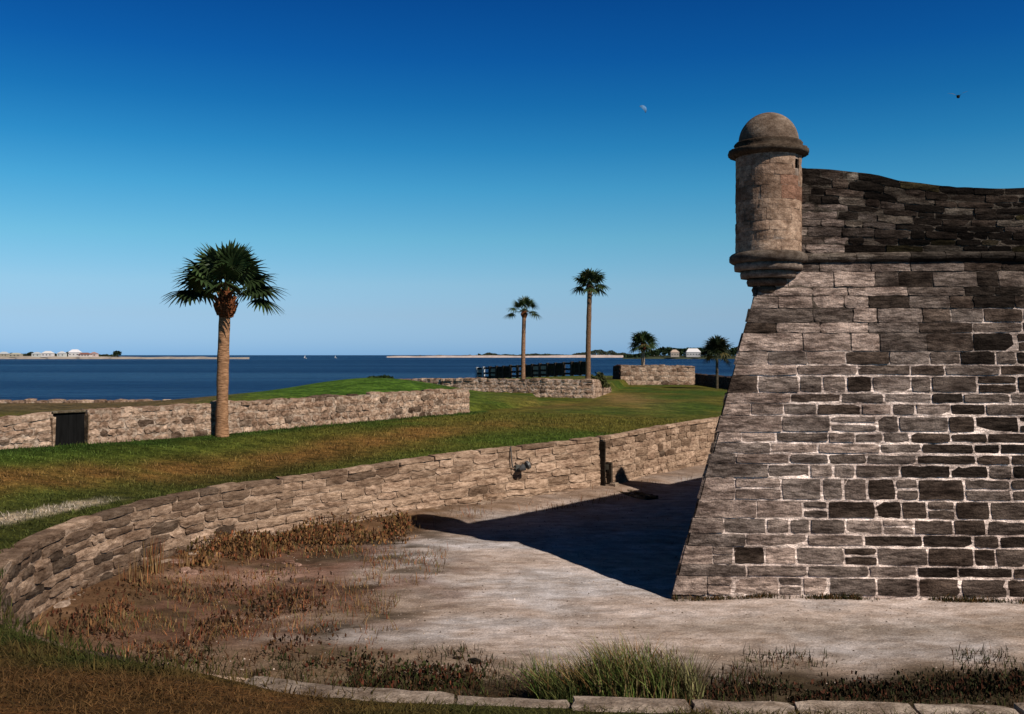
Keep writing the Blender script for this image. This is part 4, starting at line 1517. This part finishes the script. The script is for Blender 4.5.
tangle("moat_weeds", "rusty tangle of dead weeds heaped along the foot of the moat wall", 8500, (178, 408), lambda p: float(np.interp(p, [175, 256, 330, 416, 455], [23.4, 25.6, 26.9, 28.8, 30.0])), .8, .40, .05,
       [(.16, .055, .024), (.18, .09, .035), (.09, .06, .02), (.22, .12, .05), (.06, .03, .015)], .45)
tangle("moat_weeds", "dark reddish scrub scattered on the left moat floor", 5500, (40, 330), lambda p: float(np.interp(p, [40, 150, 250, 330], [17.2, 18.3, 19.0, 19.6])), 1.6, .22, .045,
       [(.09, .03, .016), (.05, .024, .012), (.03, .018, .01), (.12, .06, .025)], .49)
tangle("moat_weeds", "dark red and green scrub in front of the near coping", 5500, (230, 480), lambda p: float(np.interp(p, [230, 480], [15.6, 15.1])), .5, .26, .04,
       [(.03, .022, .010), (.085, .026, .014), (.03, .038, .010), (.05, .03, .014)], .47)
tangle("moat_weeds", "very dark scrub along the right part of the near coping", 7500, (690, 1100), lambda p: float(np.interp(p, [690, 860, 1100], [14.5, 15.0, 15.2])), .30, .12, .035,
       [(.018, .014, .007), (.06, .022, .012), (.02, .022, .008), (.03, .02, .01)], .38)
scatter(30000, (-6, 10), (12.2, 17.0), lambda x, y: inside(x, y, 1.5) & (fbm(x * .9 + 50, y * .9 + 60, 3) + .35 * (rng.random(x.shape) - .5) > .30 + .40 * sstep(14.2, 16.6, y - .10 * np.clip(x - 2, 0, 7))), moat_z, (.03, .22), .008,
        lambda x, y: pick([(.022, .028, .008), (.035, .024, .012), (.075, .035, .016), (.045, .05, .014)], len(x)), "moat_weeds", "dark low weeds in the near strip of the moat", "weeds", .8)
# line of dead growth at the foot of the bastion
def bfoot(x, y):
    rel = (x - C0[0]) * (-FN[0]) + (y - C0[1]) * (-FN[1])
    along = (x - C0[0]) * FD[0] + (y - C0[1]) * FD[1]
    return (rel > -.02) & (rel < .22) & (along > 0) & clumpmask(x, y, 1.4, .42)


scatter(40000, (3.2, 16), (19.6, 20.9), bfoot, moat_z, (.04, .15), .008, lambda x, y: pick([(.05, .04, .015), (.12, .06, .02), (.03, .03, .01)], len(x)), "moat_weeds", "dark dead growth along the foot of the bastion", "weeds", .8)


def reed(px, base, h, n, rad_, pal, label, wind=(-.02, 0)):
    y = base; x = (px - 512) * y / F
    n = int(n * 1.7); wind = (-.16, 0)
    a = rng.random(n) * 2 * math.pi; r = rad_ * 1.15 * np.sqrt(rng.random(n))
    P = np.stack([r * np.cos(a), r * np.sin(a) * .7, np.zeros(n)], 1)
    hh = h * 1.15 * (.4 + .65 * rng.random(n))
    mb = MB(); blades(mb, P, hh, .0065, pick(pal, n), .55, .75, wind)
    z = float(moat_z([x], [y])[0]) - .02
    o = mb.build("grass_clump", M_BLADE)
    o.location = (x, y, z)
    tag(o, label, "grass clump", "tall grass clumps behind the near coping")


G1 = [(.09, .14, .03), (.15, .18, .05), (.05, .075, .018), (.22, .17, .08), (.18, .10, .04)]
G2 = [(.22, .12, .04), (.20, .16, .06), (.10, .12, .035), (.26, .17, .07)]
G3 = [(.24, .21, .10), (.17, .17, .07), (.11, .11, .04), (.08, .05, .025)]
reed(548, 14.5, .78, 150, .20, G1, "short green grass clump at the left end of the tall grass")
reed(566, 14.2, .62, 130, .22, [(.05, .07, .02), (.10, .10, .03)], "low dark grass clump second from the left in the tall grass")
reed(590, 14.5, .80, 190, .26, G2, "mixed tan and green grass clump left of the tallest one")
reed(616, 14.3, 1.02, 300, .30, G1, "tallest green grass clump in the middle of the tall grass")
reed(632, 14.6, 1.05, 200, .22, G2, "orange tinged tall grass clump right of the tallest green one")
reed(655, 14.4, .95, 260, .30, G1, "broad green grass clump right of the orange one")
reed(682, 14.5, .78, 240, .26, G3, "pale drooping grass clump at the right end of the tall grass")
reed(603, 14.9, .85, 120, .2, G3, "thin pale grass clump behind the middle of the tall grass")
# upright dead stalks on the left
def stalk(px, y, h, n, label):
    x = (px - 512) * y / F
    P = np.stack([rng.normal(0, .12, n), rng.normal(0, .08, n), np.zeros(n)], 1)
    mb = MB(); blades(mb, P, h * (.5 + .5 * rng.random(n)), .008, pick(RED + DRY[:2], n), .3, .25)
    o = mb.build("dead_stalks", M_BLADE); o.location = (x, y, float(moat_z([x], [y])[0]) - .02)
    tag(o, label, "weeds", "dead upright stalks by the moat wall")


stalk(152, 22.2, .95, 70, "tallest tuft of red dead stalks against the curve of the moat wall")
stalk(133, 21.4, .60, 40, "lower tuft of dead stalks at the tightest curve of the moat wall")
stalk(182, 22.9, .45, 40, "small tuft of dead stalks beside the pink rubble")
stalk(268, 24.6, .62, 60, "red tuft of dead stalks between the pink rubble and the tan weeds")

# ------------------------------------------------------------------ loose stones
def stone(px, y, s, col, label, group="loose stones on the moat floor"):
    x = (px - 512) * y / F
    V = []; FC = []
    nu_, nv_ = 9, 6
    sc = np.array([1.2 + .4 * rng.random(), .9, .5 + .2 * rng.random()]) * s
    for j in range(nv_ + 1):
        b = -math.pi / 2 + math.pi * j / nv_
        for i in range(nu_):
            a = 2 * math.pi * i / nu_
            r = 1 + .35 * (vnoise(a * 1.3 + px, b * 1.7 + y) - .5)
            q = lambda t: math.copysign(abs(t) ** .65, t)
            V.append((sc[0] * r * q(math.cos(b)) * q(math.cos(a)), sc[1] * r * q(math.cos(b)) * q(math.sin(a)), sc[2] * r * q(math.sin(b))))
    for j in range(nv_):
        for i in range(nu_):
            FC.append((j * nu_ + i, j * nu_ + (i + 1) % nu_, (j + 1) * nu_ + (i + 1) % nu_, (j + 1) * nu_ + i))
    mb = MB(); mb.add(V, FC, col)
    o = mb.build("loose_stone", M_WALL)
    o.location = (x, y, float(moat_z([x], [y])[0]) + sc[2] * .25); o.rotation_euler = (.1, .05, rng.random() * 3)
    tag(o, label, "stone", group)


for k in range(15):
    px = 172 + 140 * rng.random(); y = 21.6 + 2.6 * rng.random() + (px - 172) * .008
    stone(px, y, .04 + .07 * rng.random(), lerp((.40, .27, .22), (.24, .15, .115), rng.random()), "small pinkish stone in the rubble strewn below the curve of the moat wall", "pink rubble below the curving wall")
stone(475, 16.3, .085, (.03, .027, .022), "dark stone lying left of the tall grass")
stone(457, 16.45, .05, (.05, .04, .03), "smallest dark stone, just left of the other dark one by the tall grass")
stone(676, 15.95, .05, (.04, .035, .03), "small dark stone beyond the right end of the tall grass")


# ------------------------------------------------------------------ grit on the moat floor
n = 7000
x = -6 + 17 * rng.random(n); y = 12 + 26 * rng.random(n) ** 1.6
k = inside(x, y, .2) & ~((x > 3.2) & (y > 20.4) & (x - 3.3 > (y - 20.7) * .6))
x, y = x[k], y[k]; n = len(x)
sz = .008 + .022 * rng.random(n) ** 3
P = np.stack([x, y, moat_z(x, y)], 1)
T = np.array([(1, 0, 0), (-.2, .9, 0), (-.9, .1, 0), (-.1, -.8, 0), (.1, .05, .7), (0, 0, -.4)])
an = rng.random(n) * 6.283; ca, sa_ = np.cos(an), np.sin(an)
V = np.stack([np.stack([P[:, 0] + sz * (t[0] * ca - t[1] * sa_), P[:, 1] + sz * (t[0] * sa_ + t[1] * ca), P[:, 2] + sz * t[2]], 1) for t in T], 1).reshape(-1, 3)
FC = [tuple(i * 6 + q for q in f) for i in range(n) for f in ((0, 1, 4), (1, 2, 4), (2, 3, 4), (3, 0, 4), (1, 0, 5), (2, 1, 5), (3, 2, 5), (0, 3, 5))]
mb = MB(); mb.add(V, FC, np.repeat(pick([(.42, .35, .30), (.22, .17, .13), (.10, .08, .06), (.5, .43, .38)], n), 6, 0))
tag(mb.build("gravel", M_WALL), "shell grit scattered over the moat floor", "gravel", kind='stuff')
